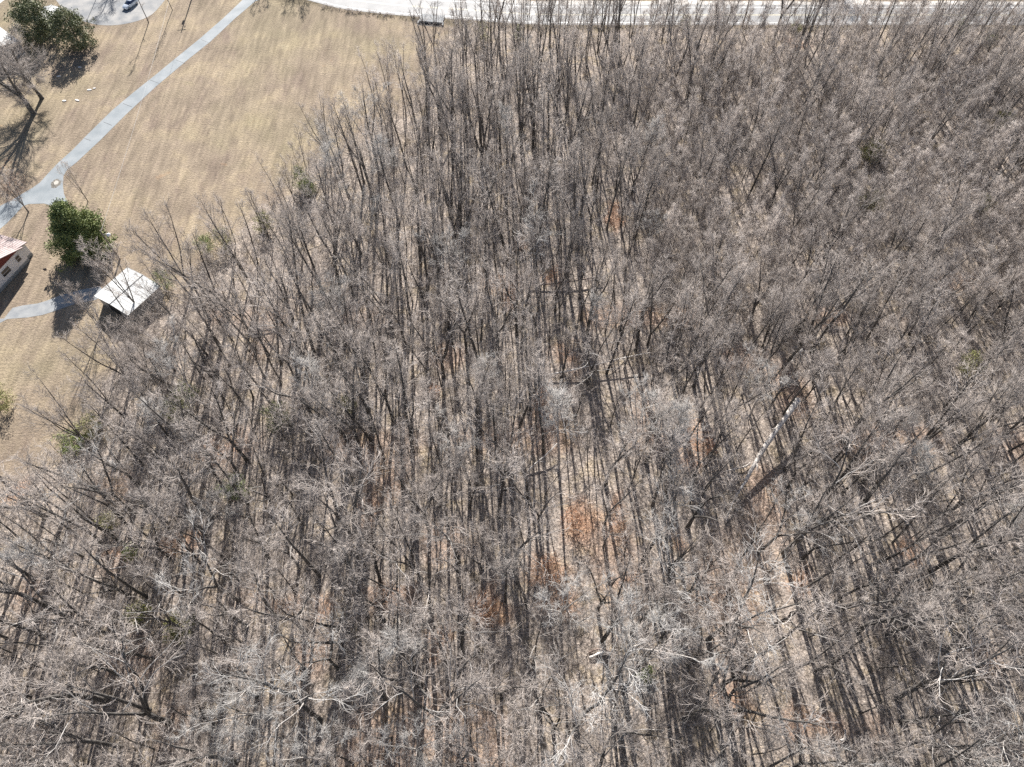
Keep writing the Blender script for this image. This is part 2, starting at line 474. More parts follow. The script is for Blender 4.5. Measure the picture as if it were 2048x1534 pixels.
def at(pts, t):
    x = t * (len(pts) - 1); i = min(int(x), len(pts) - 2); f = x - i
    a, b = pts[i], pts[i + 1]
    return a[0].lerp(b[0], f), a[1].lerp(b[1], f).normalized(), a[2] + (b[2] - a[2]) * f
def side(sk, d, ang, az):
    a = d.orthogonal().normalized(); a = Matrix.Rotation(az, 3, d) @ a
    return (d * math.cos(ang) + a * math.sin(ang)).normalized()

def bare_tree(seed, H, r0, clear, n1, len1, ang1, n2, n3, n4, up=0.05, wig=0.10, fork=0, low=0, tw=1.0, leader=1.0):
    """bare deciduous tree; returns the skeleton (part 0 trunk, part 1 crown)"""
    sk = Skel(seed); rr = sk.r
    stems = []
    base = Vector((0, 0, -0.3))
    if fork:
        hb = clear * H * rr.uniform(.35, .8)
        t0 = sk.grow(base, Vector((rr.gauss(0,.03), rr.gauss(0,.03), 1)).normalized(), hb, r0, r0 * .8, 4, .02, .0, 0)
        # root flare
        t0[0] = (t0[0][0], t0[0][1], r0 * 1.35)
        a0 = rr.uniform(0, 6.28)
        for k in range(fork):
            p, d, r = at(t0, 1.0)
            dd = side(sk, d, rr.uniform(.14, .38), a0 + k * 6.283 / fork + rr.uniform(-.4, .4))
            stems.append(sk.grow(p, dd, (H - hb) * rr.uniform(.82, 1.0), r * (.8 if fork == 2 else .66), .022, 9, wig * .4, up * .5, 0))
        f0 = max(0.05, (clear * H - hb) / (H - hb) * .6)
    else:
        t0 = sk.grow(base, Vector((rr.gauss(0,.04), rr.gauss(0,.04), 1)).normalized(), H * leader, r0, .025, 12, wig * .22, .02, 0)
        t0[0] = (t0[0][0], t0[0][1], r0 * 1.3)
        stems.append(t0)
        f0 = clear
    for st in stems:
        L0 = sum((st[i+1][0] - st[i][0]).length for i in range(len(st) - 1))
        m1 = max(3, int(n1 / len(stems) + .5))
        az = rr.uniform(0, 6.28)
        for i in range(m1 + low):
            if i < m1: t = f0 + (0.97 - f0) * ((i + rr.random() * .8) / m1)
            else: t = rr.uniform(.35, 1) * f0
            p, d, r = at(st, t)
            az += 2.4 + rr.gauss(0, .35)
            q = (t - f0) / (1 - f0) if t > f0 else 0
            l1 = H * len1 * (1.0 - .62 * max(0, q)) * rr.uniform(.75, 1.2) * (1 if i < m1 else .45)
            a1 = ang1 * (1.12 - .45 * max(0, q)) * rr.uniform(.8, 1.2)
            b1 = sk.grow(p, side(sk, d, a1, az), l1, max(.03, min(r * .48, l1 * .0125)), .016, 6, wig, up, 1)
            for j in range(n2):
                t2 = .22 + .76 * (j + rr.random() * .9) / n2
                p2, d2, r2 = at(b1, t2)
                l2 = l1 * rr.uniform(.32, .55) * (1.1 - .5 * t2)
                b2 = sk.grow(p2, side(sk, d2, rr.uniform(.45, .95), rr.uniform(0, 6.28)), l2, max(.030 * tw, r2 * .55), .012, 4, wig * 1.2, up * 1.1, 1)
                for k in range(n3):
                    t3 = .2 + .8 * (k + rr.random() * .9) / n3
                    p3, d3, r3 = at(b2, min(t3, 1))
                    l3 = max(.6, l2 * rr.uniform(.45, .8))
                    b3 = sk.grow(p3, side(sk, d3, rr.uniform(.4, .9), rr.uniform(0, 6.28)), l3, .020 * tw, .007, 2, wig * 1.1, up, 1)
                    for m4 in range(n4):
                        p4, d4, r4 = at(b3, .25 + .75 * rr.random())
                        sk.grow(p4, side(sk, d4, rr.uniform(.35, .85), rr.uniform(0, 6.28)), rr.uniform(.35, .8), .011 * tw, .004, 1, .1, up, 1)
    return sk

T = {}       # kind -> list of (trunk mesh, crown mesh)
def template(kind, sk, bark, twig, limb='limb'):
    T.setdefault(kind, []).append((sk.mesh(0, 'trunk', M[bark]), sk.mesh(1, 'crown', M[twig], M[limb])))
for s in range(6):
    template('tall', bare_tree(100 + s, 24, [.25,.29,.21,.32,.23,.27][s], [.5,.55,.45,.5,.6,.4][s], 12, .235, .60, 6, 4, 2, fork=[0,2,0,3,0,2][s], low=2), 'bark', ['twig','twig_brown','twig','twig','twig_brown','twig'][s])
for s in range(4):
    template('ascending', bare_tree(200 + s, 23, [.22,.20,.26,.24][s], [.42,.5,.35,.45][s], 13, .27, .45, 6, 5, 2, up=.09, fork=[2,0,3,2][s]), 'bark', ['twig','twig_brown','twig','twig_brown'][s])
for s in range(5):
    template('slim', bare_tree(300 + s, 17, [.12,.14,.11,.13,.10][s], [.5,.6,.45,.55,.4][s], 8, .19, .55, 5, 4, 2, up=.06, fork=[0,0,2,0,0][s], low=1), 'bark', ['twig_brown','twig','twig','twig_brown','twig'][s])
for s in range(6):
    template('spreading', bare_tree(400 + s, 22, [.30,.34,.27,.33,.28,.36][s], [.5,.45,.55,.5,.58,.4][s], 11, .33, .78, 6, 5, 2, up=.03, wig=.19, fork=[3,0,2,4,0,2][s]), 'bark', ['twig','twig','twig_pale','twig','twig_brown','twig'][s], ['limb_white','limb','bark_pale','limb','limb','bark_pale'][s])
for s in range(4):
    template('young', bare_tree(900 + s, 14, [.10,.12,.09,.11][s], [.2,.28,.15,.25][s], 13, .30, .5, 6, 6, 3, up=.07, wig=.12, fork=[0,2,3,0][s]), 'bark', ['twig','twig','twig_brown','twig'][s])
for s in range(2):
    template('fan', bare_tree(500 + s, 17, .22, .25, 15, .36, .55, 7, 6, 3, up=.06, wig=.09, fork=[4,3][s]), 'bark', ['twig_brown','twig'][s])
for s in range(2):
    template('silver', bare_tree(600 + s, 20, .22, .5, 12, .28, .70, 8, 7, 3, up=.03, wig=.15, fork=[3,0][s]), 'bark_pale', 'twig_pale', 'bark_pale')
for s in range(2):
    template('oak', bare_tree(700 + s, 20, .45, .28, 17, .42, .85, 9, 9, 5, up=.04, wig=.2, fork=[2,3][s], low=3), 'bark', 'twig_brown')
# understorey: whips and multi-stemmed shrubs (one mesh each)
def shrub(seed, H, stems, twn, spread):
    sk = Skel(seed); rr = sk.r
    for i in range(stems):
        a = rr.uniform(0, 6.28); rad = rr.uniform(0, spread * .35)
        d = Vector((math.cos(a) * rr.uniform(.05, .6), math.sin(a) * rr.uniform(.05, .6), 1)).normalized()
        b = sk.grow(Vector((math.cos(a)*rad, math.sin(a)*rad, -.1)), d, H * rr.uniform(.6, 1), .03, .008, 5, .13, .02, 1)
        for j in range(twn):
            p, d2, r = at(b, rr.uniform(.25, 1))
            c = sk.grow(p, side(sk, d2, rr.uniform(.4, 1), rr.uniform(0, 6.28)), H * rr.uniform(.12, .3), .013, .005, 2, .15, .03, 1)
            for k in range(3):
                p3, d3, r = at(c, rr.random())
                sk.grow(p3, side(sk, d3, rr.uniform(.4, .9), rr.uniform(0, 6.28)), rr.uniform(.25, .6), .009, .003, 1, .1, .03, 1)
    return sk
UNDER = []
for s, (H_, st, tw_, sp_, mt_) in enumerate([(4.5, 9, 16, 3, 'twig'), (3.2, 12, 14, 3, 'twig_brown'), (7, 1, 40, .1, 'twig_brown'), (9, 1, 45, .1, 'twig'), (5.5, 5, 20, 1.6, 'twig'), (2.2, 14, 10, 3, 'twig_brown')]):
    UNDER.append(shrub(800 + s, H_, st, tw_, sp_).mesh(1, 'thicket', M[mt_]))

# ---------------------------------------------------------------- leafy crowns
def leaf_mesh(name, m, seed, centres, per, size, spread):
    """small leaf faces in clumps round the given centres"""
    r = np.random.default_rng(seed)
    C = np.repeat(np.array(centres, float), per, 0)
    n = len(C)
    P = C + r.normal(0, spread, (n, 3))
    a = r.normal(0, 1, (n, 3)); a /= np.linalg.norm(a, axis=1)[:, None]
    b = np.cross(a, r.normal(0, 1, (n, 3))); b /= np.linalg.norm(b, axis=1)[:, None]
    s = (size * r.uniform(.6, 1.3, n))[:, None]
    V = np.stack([P - a*s, P + b*s*.45, P + a*s, P - b*s*.45], 1).reshape(-1, 3)
    me = bpy.data.meshes.new(name)
    me.vertices.add(n * 4); me.vertices.foreach_set('co', V.ravel())
    me.loops.add(n * 4); me.loops.foreach_set('vertex_index', np.arange(n * 4))
    me.polygons.add(n); me.polygons.foreach_set('loop_start', np.arange(0, n * 4, 4))
    me.update(calc_edges=True)
    me.materials.append(m)
    return me
def crown_points(seed, n, H, z0, shape, rad):
    """clump centres; shape(t) gives the relative radius at relative height t"""
    rr = random.Random(seed); out = []
    while len(out) < n:
        t = rr.random(); w = shape(t)
        if rr.random() > w * 1.1 + .1: continue
        a = rr.uniform(0, 6.28)
        lump = 1 + .22 * math.sin(3 * a + t * 9 + seed) + .15 * math.sin(5 * a - t * 14)
        q = rad * w * lump * (rr.random() ** .38)
        out.append((q * math.cos(a), q * math.sin(a), z0 + t * (H - z0)))
    return out
def leafy_tree(name, loc, H, rad, shape, mt, seed, label, cat, clumps=160, per=55, size=.17, spread=.38, z0=.6, trunk_r=.2, group=None, rz=0, sc=1):
    t = empty(name, (loc[0], loc[1], 0), rz, label, cat, group)
    tr = Skel(seed)
    st = tr.grow(Vector((0,0,-.2)), Vector((0,0,1)), H * .93, trunk_r, .03, 8, .03, 0, 0)
    for i in range(22):
        p, d, r_ = at(st, .12 + .8 * i / 22)
        z = (p.z - z0) / (H - z0)
        tr.grow(p, side(tr, d, 1.15, i * 2.4), rad * shape(min(max(z, 0), 1)) * .8 + .2, min(.06, r_ * .5), .012, 4, .08, .05, 0)
    link_mesh('trunk', tr.mesh(0, 'trunk', M['bark']), t)
    link_mesh('crown', leaf_mesh('crown', M[mt], seed, crown_points(seed, clumps, H, z0, shape, rad), per, size, spread), t)
    return t
cone = lambda t: max(.05, (1 - t) ** .75) * min(1, t * 5 + .5)
broad = lambda t: max(.08, (1 - t) ** .5) * min(1, t * 5 + .55)
dome = lambda t: max(.05, math.sqrt(max(0, 1 - (t * 1.0) ** 2.4))) * min(1, t * 4 + .45)
ball = lambda t: max(.05, math.sqrt(max(0, 1 - (2 * t - 1) ** 2)))

def place_tree(kind, k, x, y, H_scale, rz, label, group=None, cat='tree', name=None, tilt=(0, 0), wide=1.0):
    """a bare tree: an Empty with its trunk and crown, sharing mesh data with its kind"""
    tm, cm = T[kind][k % len(T[kind])]
    e = bpy.data.objects.new(name or 'bare_tree', None); e.empty_display_size = .2
    COL.objects.link(e)
    e.location = (x, y, 0); e.rotation_euler = (tilt[0], tilt[1], rz); e.scale = (H_scale * wide, H_scale * wide, H_scale)
    tag(e, label, cat, group)
    a = bpy.data.objects.new('trunk', tm); COL.objects.link(a); a.parent = e
    b = bpy.data.objects.new('crown', cm); COL.objects.link(b); b.parent = e
    return e
BASEH = dict(tall=24, ascending=23, slim=17, spreading=22, fan=17, young=14, silver=20, oak=20)

# ---- trees that stand out in the photograph: (base px, base py, top py or None, kind, variant, width, label)
NAMED = [
 (176, 403, 318, 'fan', 1, .62, 'bare upright tree beside the bend of the long drive, right of the green holly'),
 (84, 197, 55, 'oak', 0, 1.3, 'big bare oak with a thick short trunk, right one of the lawn pair'),
 (68, 228, 60, 'oak', 1, 1.3, 'big bare oak reaching the left edge, lower one of the lawn pair'),
 (297, 45, -60, 'slim', 1, 1.0, 'thin bare yard tree below and right of the parked car'),
 (345, 20, -80, 'tall', 2, .8, 'bare yard tree with a kinked trunk between the car and the drive'),
 (384, 577, 415, 'fan', 0, 1.0, 'large bare tree fanning over the lawn edge, right of the white shed roof'),
 (281, 624, 480, 'fan', 1, .8, 'bare tree whose dark trunk crosses the white shed roof, right one of two'),
 (262, 637, 520, 'ascending', 1, .7, 'bare tree leaning across the white shed roof, left one of two'),
 (344, 606, 500, 'ascending', 0, .8, 'bare many-limbed tree rising from the ivy clump behind the white shed'),
 (181, 889, 770, 'fan', 0, .9, 'bare tree fanning over the lawn beside the round green bush'),
 (132, 1026, 930, 'ascending', 2, 1.0, 'long bare tree leaning left below the round green bush'),
 (166, 1113, 1040, 'spreading', 0, .9, 'bare tree with a bright white fork near the left edge'),
 (652, 313, 200, 'fan', 0, 1.0, 'wide fan-shaped bare tree at the lawn edge, left of the dark cedar'),
 (680, 305, 215, 'slim', 2, 1.3, 'slender bare tree just right of the wide fan-shaped tree at the lawn edge'),
 (613, 336, 255, 'slim', 0, 1.0, 'thin bare leaning tree standing over the dark green cedar'),
 (764, 256, 110, 'ascending', 0, 1.1, 'tall bare tree leaning over the lawn by the rounded corner of the wood'),
 (782, 214, 85, 'fan', 1, .9, 'bare tree with curving limbs at the rounded corner of the wood'),
 (812, 232, 90, 'ascending', 1, 1.0, 'bare ascending tree just inside the rounded corner of the wood'),
 (857, 178, 0, 'tall', 3, 1.0, 'tall many-stemmed bare tree at the wood corner nearest the culvert'),
 (882, 276, 60, 'tall', 1, 1.0, 'tall dark bare tree with a forked top below the culvert'),
 (872, 130, -40, 'ascending', 2, 1.0, 'bare tree with fine raised limbs standing right below the culvert'),
 (925, 112, -60, 'ascending', 0, 1.0, 'bare roadside tree just right of the culvert'),
 (967, 92, -70, 'tall', 0, 1.0, 'tall bare roadside tree with paired limbs above the centre of the wood'),
 (998, 100, -70, 'tall', 1, 1.0, 'tall bare roadside tree forked against the pale road, near its bend'),
 (1042, 300, 110, 'tall', 2, 1.1, 'tall dark-trunked bare tree, left one of the close pair below the fallen grey log'),
 (1096, 297, 120, 'tall', 0, 1.1, 'tall dark-trunked bare tree, right one of the close pair below the fallen grey log'),
 (1130, 250, 60, 'ascending', 1, 1.0, 'bare tree rising beside the white broken tree near the road'),
 (1262, 300, 110, 'fan', 0, .8, 'many-stemmed bare tree spreading from one base in the upper middle of the wood'),
 (1207, 60, -90, 'tall', 3, .9, 'bare tree at the road verge left of the first side drive'),
 (1262, 75, -90, 'ascending', 0, 1.0, 'bare tree with a dense top at the road verge below the first side drive'),
 (1308, 58, -80, 'tall', 2, .8, 'bare tree with an open fork at the road verge below the first side drive'),
 (1416, 150, -20, 'ascending', 2, 1.1, 'bundle of bare leaning stems just below the road, left of the big roadside pair'),
 (1545, 88, -110, 'tall', 1, 1.15, 'thick-trunked bare roadside tree, left one of the big leaning pair'),
 (1562, 84, -60, 'slim', 2, 1.2, 'slim bare tree between the two big leaning roadside trees'),
 (1608, 92, -100, 'tall', 3, 1.15, 'thick-trunked bare roadside tree, right one of the big leaning pair'),
 (1595, 96, -60, 'slim', 0, 1.2, 'slim bare tree at the foot of the right big roadside tree'),
 (1748, 100, -60, 'ascending', 1, 1.1, 'bare tree with arching limbs at the verge below the second side drive'),
 (2000, 60, -90, 'spreading', 1, .9, 'dark bare tree at the road verge in the upper right corner'),
 (1578, 722, 500, 'tall', 1, 1.1, 'very tall bare tree with a dark lower trunk above the pale fallen trunk'),
 (1622, 704, 510, 'tall', 0, 1.1, 'tall bare leaning tree, second of three above and right of the pale fallen trunk'),
 (1690, 676, 560, 'ascending', 0, 1.0, 'tall bare leaning tree, furthest right of three above the pale fallen trunk'),
 (1687, 882, 700, 'tall', 3, 1.1, 'long-limbed bare tree leaning up to the right, beside the pale fallen trunk'),
 (1822, 912, 740, 'tall', 2, 1.1, 'long dark bare trunk leaning to the right edge, right of the pale fallen trunk'),
 (1802, 932, 800, 'tall', 0, .9, 'second dark bare trunk just left of the long one leaning to the right edge'),
 (1592, 1074, 930, 'spreading', 0, 1.1, 'bare tree with long bright curved limbs below the pale fallen trunk'),
 (1650, 990, 860, 'spreading', 1, 1.0, 'bare tree with a pale fork just right of the foot of the pale fallen trunk'),
 (1415, 1280, 1150, 'spreading', 2, 1.0, 'bare tree with a thick leaning bole in the lower right middle of the wood'),
 (1433, 1429, 1290, 'spreading', 3, 1.1, 'bare tree with heavy dark limbs near the bottom, right of the middle'),
 (1238, 1330, 1230, 'silver', 0, 1.0, 'bare tree with a flat silvery crown right of the two short parallel logs'),
 (1370, 1435, 1330, 'tall', 1, 1.0, 'crooked dark forked tree beside the orange leaf floor at the bottom'),
 (1794, 1395, 1290, 'spreading', 0, 1.1, 'bare tree with a thick grey bole and white crooked limbs at the lower right'),
 (1924, 1500, 1400, 'spreading', 2, 1.1, 'bare tree with long white hooked limbs in the lower right corner'),
 (1715, 1262, 1150, 'spreading', 3, 1.0, 'bare tree with a short thick fork left of the lower right corner'),
 (1300, 500, 420, 'silver', 0, 1.3, 'wide silvery grey crown right of the rust red sapling'),
 (1190, 700, 610, 'silver', 1, 1.2, 'wide silvery grey crown over the long thin fallen tree'),
 (1500, 830, 735, 'silver', 0, 1.2, 'round silvery grey crown left of the pale fallen trunk'),
 (1340, 960, 830, 'silver', 1, 1.0, 'silvery grey crown below and left of the pale fallen trunk'),
 (545, 1010, 930, 'spreading', 0, 1.0, 'bare tree with short white hooked limbs left of the middle'),
 (720, 905, 700, 'tall', 1, 1.1, 'tall bare tree with a thick leaning trunk left of the middle'),
 (720, 1090, 940, 'spreading', 1, 1.0, 'bare tree with a heavy grey bole in the left middle of the wood'),
 (640, 1440, 1340, 'spreading', 2, 1.1, 'bare tree with pale limbs and dark leaning bole, bottom left of the middle'),
 (840, 1370, 1270, 'spreading', 3, 1.0, 'bare tree with a dark slanting bole near the bottom, right beside the middle line'),
 (880, 1450, 1380, 'spreading', 0, 1.1, 'bare tree with a cluster of bright white limbs at the bottom, left of the middle'),
 (1150, 1440, 1370, 'spreading', 2, 1.1, 'bare tree with bright white branching limbs at the bottom, right of the middle'),
 (920, 1160, 1090, 'spreading', 0, .9, 'bare tree with zigzag white limbs above the orange leaf floor'),
 (1035, 1170, 1120, 'spreading', 2, .9, 'bare tree with white drooping limbs between two orange leaf patches'),
 (340, 1445, 1350, 'spreading', 0, 1.1, 'bare tree with a cascade of thick white limbs at the lower left'),
 (215, 1400, 1300, 'spreading', 1, 1.0, 'bare tree with a dark crooked fork at the lower left'),
 (350, 740, 630, 'oak', 1, .7, 'dense bare crown covering the ground below the white shed'),
 (262, 770, 640, 'fan', 0, 1.0, 'bare brushy tree leaning over the holly shadow on the lawn'),
 (203, 655, 560, 'fan', 1, .75, 'dense bare crown hiding the shadow between the holly and the white shed'),
 (1500, 640, 520, 'oak', 0, .9, 'dense dark bare crown above the shaded hollow right of the centre'),
 (1560, 690, 580, 'oak', 1, .8, 'dense dark bare crown just left of the three tall leaning trees'),
 (1335, 620, 520, 'oak', 0, .8, 'dense dark bare crown below the wide silvery grey crown'),
 (1060, 400, 300, 'oak', 1, .8, 'dense dark bare crown in the upper middle of the wood'),
 (745, 860, 690, 'tall', 3, 1.1, 'tall thick dark-boled tree left of the centre line'),
 (935, 720, 560, 'tall', 1, 1.1, 'tall dark tree with an ivy-dark trunk just left of the centre'),
 (855, 640, 500, 'tall', 5, 1.1, 'tall dark tree standing up and left of the picture centre'),
 (1240, 660, 540, 'spreading', 5, 1.0, 'dark crooked tree above the long thin fallen tree'),
 (420, 640, 500, 'oak', 0, .75, 'dense bare crown at the lawn edge right of the white shed'),
 (350, 790, 660, 'oak', 1, .75, 'dense dark bare crown over the brush on the left'),
 (120, 1228, 1100, 'tall', 3, 1.0, 'bare leaning tree with a dark trunk entering from the left edge'),
]
rng = random.Random(11)
placed = []      # world x, y, radius
for i, (bx, by, ty, kind, k, wide, lab) in enumerate(NAMED):
    x, y = G(bx, by)
    h = height_to(bx, by, ty)
    h = max(10, min(h, 27 if kind != 'oak' else 22))
    s = h / BASEH[kind]
    place_tree(kind, k, x, y, s, rng.uniform(0, 6.28), lab, cat='tree', wide=wide, name='bare_oak' if kind == 'oak' else 'bare_tree')
    placed.append((x, y, 2.0))
# trees beyond the frame whose shadows and limbs reach into it
for bx, by, h, kind, k, lab in ((243, -48, 13, 'oak', 0, 'bare yard tree beyond the frame throwing its branching shadow beside the parked car'),
                                (590, -52, 13, 'fan', 0, 'bare tree past the road bend casting a fanned lawn shadow, right one of two'),
                                (535, -55, 13, 'fan', 1, 'bare tree past the road bend casting a fanned lawn shadow, left one of two'),
                                (620, -50, 12, 'silver', 1, 'bare tree beyond the road bend standing right of the two fanned ones'),
                                (1960, -60, 20, 'tall', 0, 'bare tree across the road shading the upper right corner'),
                                (1900, -62, 20, 'fan', 1, 'bare wide tree across the road shading the pavement near the upper right corner'),
                                (1650, -55, 16, 'oak', 1, 'bare tree across the road near the second side drive')):
    x, y = G(bx, by)
    place_tree(kind, k, x, y, h / BASEH[kind], rng.uniform(0, 6.28), lab)

# ---- the rest of the wood: scatter, the 300 largest in view as objects, the remainder as one mass
def scatter(n_try, bounds, mind, seed, dens):
    r = random.Random(seed); grid = {}; out = []
    cell = mind
    for (x, y, q) in placed:
        grid.setdefault((int(x // cell), int(y // cell)), []).append((x, y))
    for _ in range(n_try):
        x = r.uniform(bounds[0], bounds[1]); y = r.uniform(bounds[2], bounds[3])
        if r.random() > dens(x, y): continue
        c = (int(x // cell), int(y // cell)); md = mind * r.uniform(.6, 1.1); ok = True
        for i in (-1, 0, 1):
            for j in (-1, 0, 1):
                for (a, b) in grid.get((c[0] + i, c[1] + j), ()):
                    if (a - x) ** 2 + (b - y) ** 2 < md * md: ok = False; break
                if not ok: break
            if not ok: break
        if ok:
            grid.setdefault(c, []).append((x, y)); out.append((x, y))
    return out
FP = [tuple(p) for p in FOREST]
def gap(x, y):
    """how open the wood is here, from its clearings"""
    px, py = proj(x, y)
    g = 1.0
    for ox, oy, ow, oh in ORANGE[:8] + [(1690, 1000, 20, 20), (530, 1290, 30, 30)]:
        d = ((px - ox) / (ow * 1.2)) ** 2 + ((py - oy + 8) / (oh * 1.4)) ** 2
        if d < 1: g = min(g, .12)
    return g
def dens_tree(x, y):
    if not inpoly(np.array([x]), np.array([y]), FP)[0]: return 0
    d = gap(x, y) * (0.55 + 0.75 * float(vnoise(x, y, 12)))
    if y > 172: d *= .6
    px, py = proj(x, y)
    if not (px > 1250 and py < 640): d *= .72 if py > 560 else .85
    else: d = 1.0
    return d
pts = scatter(15000, (-135, 150, -14, 179), 3.6, 3, dens_tree)
OPEN = [((148, 872), (149, 872), 32), ((602, 352), (603, 352), 26), ((250, 580), (260, 580), 62), ((160, 460), (161, 460), 60), ((1592, 797), (1492, 962), 46), ((1492, 962), (1450, 1040), 24), ((1178, 1307), (1221, 1305), 26), ((1095, 748), (1295, 712), 14),
        ((1110, 1138), (1112, 1130), 44), ((1160, 1025), (1162, 1060), 34), ((980, 1216), (985, 1216), 36), ((1600, 1450), (1650, 1450), 44), ((1160, 150), (1185, 95), 18), ((1225, 430), (1226, 440), 16), ((1140, 715), (1141, 712), 20), ((478, 975), (479, 975), 20), ((1736, 300), (1737, 300), 20)]
def edge_dist(x, y):
    best = 1e9
    for (a, b), (c, d) in zip(EDGE[:-1], EDGE[1:]):
        t = max(0, min(1, ((x - a) * (c - a) + (y - b) * (d - b)) / ((c - a) ** 2 + (d - b) ** 2)))
        best = min(best, math.hypot(x - a - (c - a) * t, y - b - (d - b) * t))
    return best
def in_opening(px, py):
    for (a, b), (c, d), w in OPEN:
        t = max(0, min(1, ((px - a) * (c - a) + (py - b) * (d - b)) / ((c - a) ** 2 + (d - b) ** 2)))
        if math.hypot(px - a - (c - a) * t, py - b - (d - b) * t) < w: return True
    return False
trees = []
rt = random.Random(23)
for x, y in pts:
    u = rt.random(); px, py = proj(x, y)
    near = py > 1000
    if near: kind = 'spreading' if u < .27 else 'tall' if u < .52 else 'ascending' if u < .62 else 'silver' if u < .67 else 'slim'
    elif x > 18: kind = 'ascending' if u < .38 else 'tall' if u < .56 else 'fan' if u < .62 else 'silver' if u < .67 else 'slim'
    else: kind = 'tall' if u < .34 else 'ascending' if u < .46 else 'spreading' if u < .52 else 'silver' if u < .56 else 'slim'
    if px > 1280 and py < 640 and u > .16: kind = 'young'
    elif px > 1700 and py < 900 and u > .5: kind = 'young'
    h = BASEH[kind] * rt.uniform(.72, 1.1)
    if kind == 'fan': h *= .85
    ed = edge_dist(x, y)
    if ed < 9:
        if rt.random() < .55: continue
        if kind in ('tall', 'ascending', 'spreading'): kind = 'fan' if rt.random() < .35 else 'young'
        h = BASEH[kind] * rt.uniform(.7, 1.0)
    k = rt.randrange(len(T[kind])); w = rt.uniform(.85, 1.15); rz = rt.uniform(0, 6.283)
    tl = (rt.gauss(0, .035), rt.gauss(0, .035))
    if in_opening(*proj(x, y, h * .82)) or in_opening(*proj(x, y, h * .62)): continue
    a, b = proj(x, y); c, d = proj(x, y, h)
    vis = (min(a, c) < 2060 and max(a, c) > -12 and min(b, d) < 1545 and max(b, d) > -12)
    depth = y * _c + (CAM_H - h * .7) * _s
    m = 12                                                    # how much of it is inside the frame
    inside = sum(1 for q in range(m) if 0 <= a + (c - a) * q / (m - 1) <= 2048 and 0 <= b + (d - b) * q / (m - 1) <= 1534) / m
    size = h * w / depth * (1.5 if kind in ('spreading', 'fan') else .6 if kind == 'slim' else 1) * inside
    trees.append(dict(x=x, y=y, kind=kind, k=k, s=h / BASEH[kind], w=w, rz=rz, tl=tl, size=size if vis else 0, px=a, py=b))
trees.sort(key=lambda t: -t['size'])
N_IND = 300 - len(NAMED) - 7
ind, rest = trees[:N_IND], trees[N_IND:]

LANDMARKS = [('the pale fallen trunk', 1540, 870), ('the rust red sapling', 1225, 430), ('the two short parallel logs', 1198, 1305), ('the long thin fallen tree', 1200, 728),
 ('the white shed roof', 255, 582), ('the round green bush', 145, 878), ('the pale green holly sapling', 470, 975), ('the dark green cedar at the lawn edge', 600, 358),
 ('the large orange leaf clearing', 1110, 1140), ('the orange leaf patch under the white limbs', 980, 1215), ('the sunlit sandy clearing at the bottom', 1620, 1450),
 ('the lower left corner', 0, 1534), ('the lower right corner', 2048, 1534), ('the middle of the bottom edge', 1024, 1534), ('the middle of the left edge of the wood', 250, 760),
 ('the middle of the right edge', 2048, 767), ('the centre of the picture', 1024, 767), ('the yellow-green bush near the right edge', 1735, 305), ('the white broken tree near the road', 1172, 120),
 ('the upper right corner', 2048, 60), ('the wide silvery crown', 1300, 480), ('the silvery crown left of the pale fallen trunk', 1500, 780), ('the green shrub low on the left', 370, 1250),
 ('the white thin log on the left', 262, 1136), ('the pair of logs left of the middle', 530, 652), ('the first quarter of the bottom edge', 512, 1534), ('the third quarter of the bottom edge', 1536, 1534),
 ('the right edge two thirds down', 2048, 1080), ('the right edge one third down', 2048, 420), ('the dark log across the middle', 1130, 567), ('the left edge two thirds down', 0, 1200),
 ('the lower middle of the wood', 800, 1000), ('the right-hand middle of the wood', 1750, 620), ('the middle of the lawn edge', 470, 470)]
LOOK = {'tall': ['tall straight bare tree', 'tall bare tree forked in two', 'tall thin-boled bare tree', 'tall bare tree forked in three', 'tall brownish bare tree', 'low-forked tall bare tree'],
 'ascending': ['steep-limbed bare tree', 'brownish steep-limbed tree', 'steep-limbed three-stemmed tree', 'brownish two-stemmed tree'],
 'slim': ['slim brownish bare tree', 'slim grey bare tree', 'slim two-stemmed tree', 'slim straight bare tree', 'very thin bare tree'],
 'spreading': ['white-limbed three-stemmed tree', 'grey-limbed wide bare tree', 'white-limbed two-stemmed tree', 'pale-limbed four-stemmed tree', 'brownish wide bare tree', 'pale-limbed thick-boled tree'],
 'young': ['young brushy tree', 'young two-stemmed tree', 'young three-stemmed tree', 'young upright tree'],
 'fan': ['fan-shaped four-stemmed tree', 'fan-shaped three-stemmed tree'],
 'silver': ['silvery three-stemmed tree', 'silvery straight tree']}
ORD = ['nearest', 'second', 'third', 'fourth', 'fifth', 'sixth', 'seventh', 'eighth', 'ninth', 'tenth', 'eleventh', 'twelfth', 'thirteenth', 'fourteenth', 'fifteenth']
cells = {}
for t in ind:
    nm, lx, ly = min(LANDMARKS, key=lambda l: (l[1] - t['px']) ** 2 + (l[2] - t['py']) ** 2)
    dx, dy = t['px'] - lx, t['py'] - ly
    way = ('right of' if dx > 0 else 'left of') if abs(dx) > abs(dy) else ('below' if dy > 0 else 'above')
    cells.setdefault((nm, way, LOOK[t['kind']][t['k']]), []).append((dx * dx + dy * dy, t))
for (nm, way, look), lst in cells.items():
    lst.sort(key=lambda q: q[0])
    for r_, (dist, t) in enumerate(lst):
        pre = '' if len(lst) == 1 else (ORD[r_] + ' one ')
        t['label'] = f"{look}, {pre}{way} {nm}"
        if len(t['label'].split()) > 16: t['label'] = t['label'].replace(' one ', ' ').replace(' bare ', ' ')
for t in ind:
    place_tree(t['kind'], t['k'], t['x'], t['y'], t['s'], t['rz'], t['label'], 'bare trees of the wood', tilt=t['tl'], wide=t['w'])

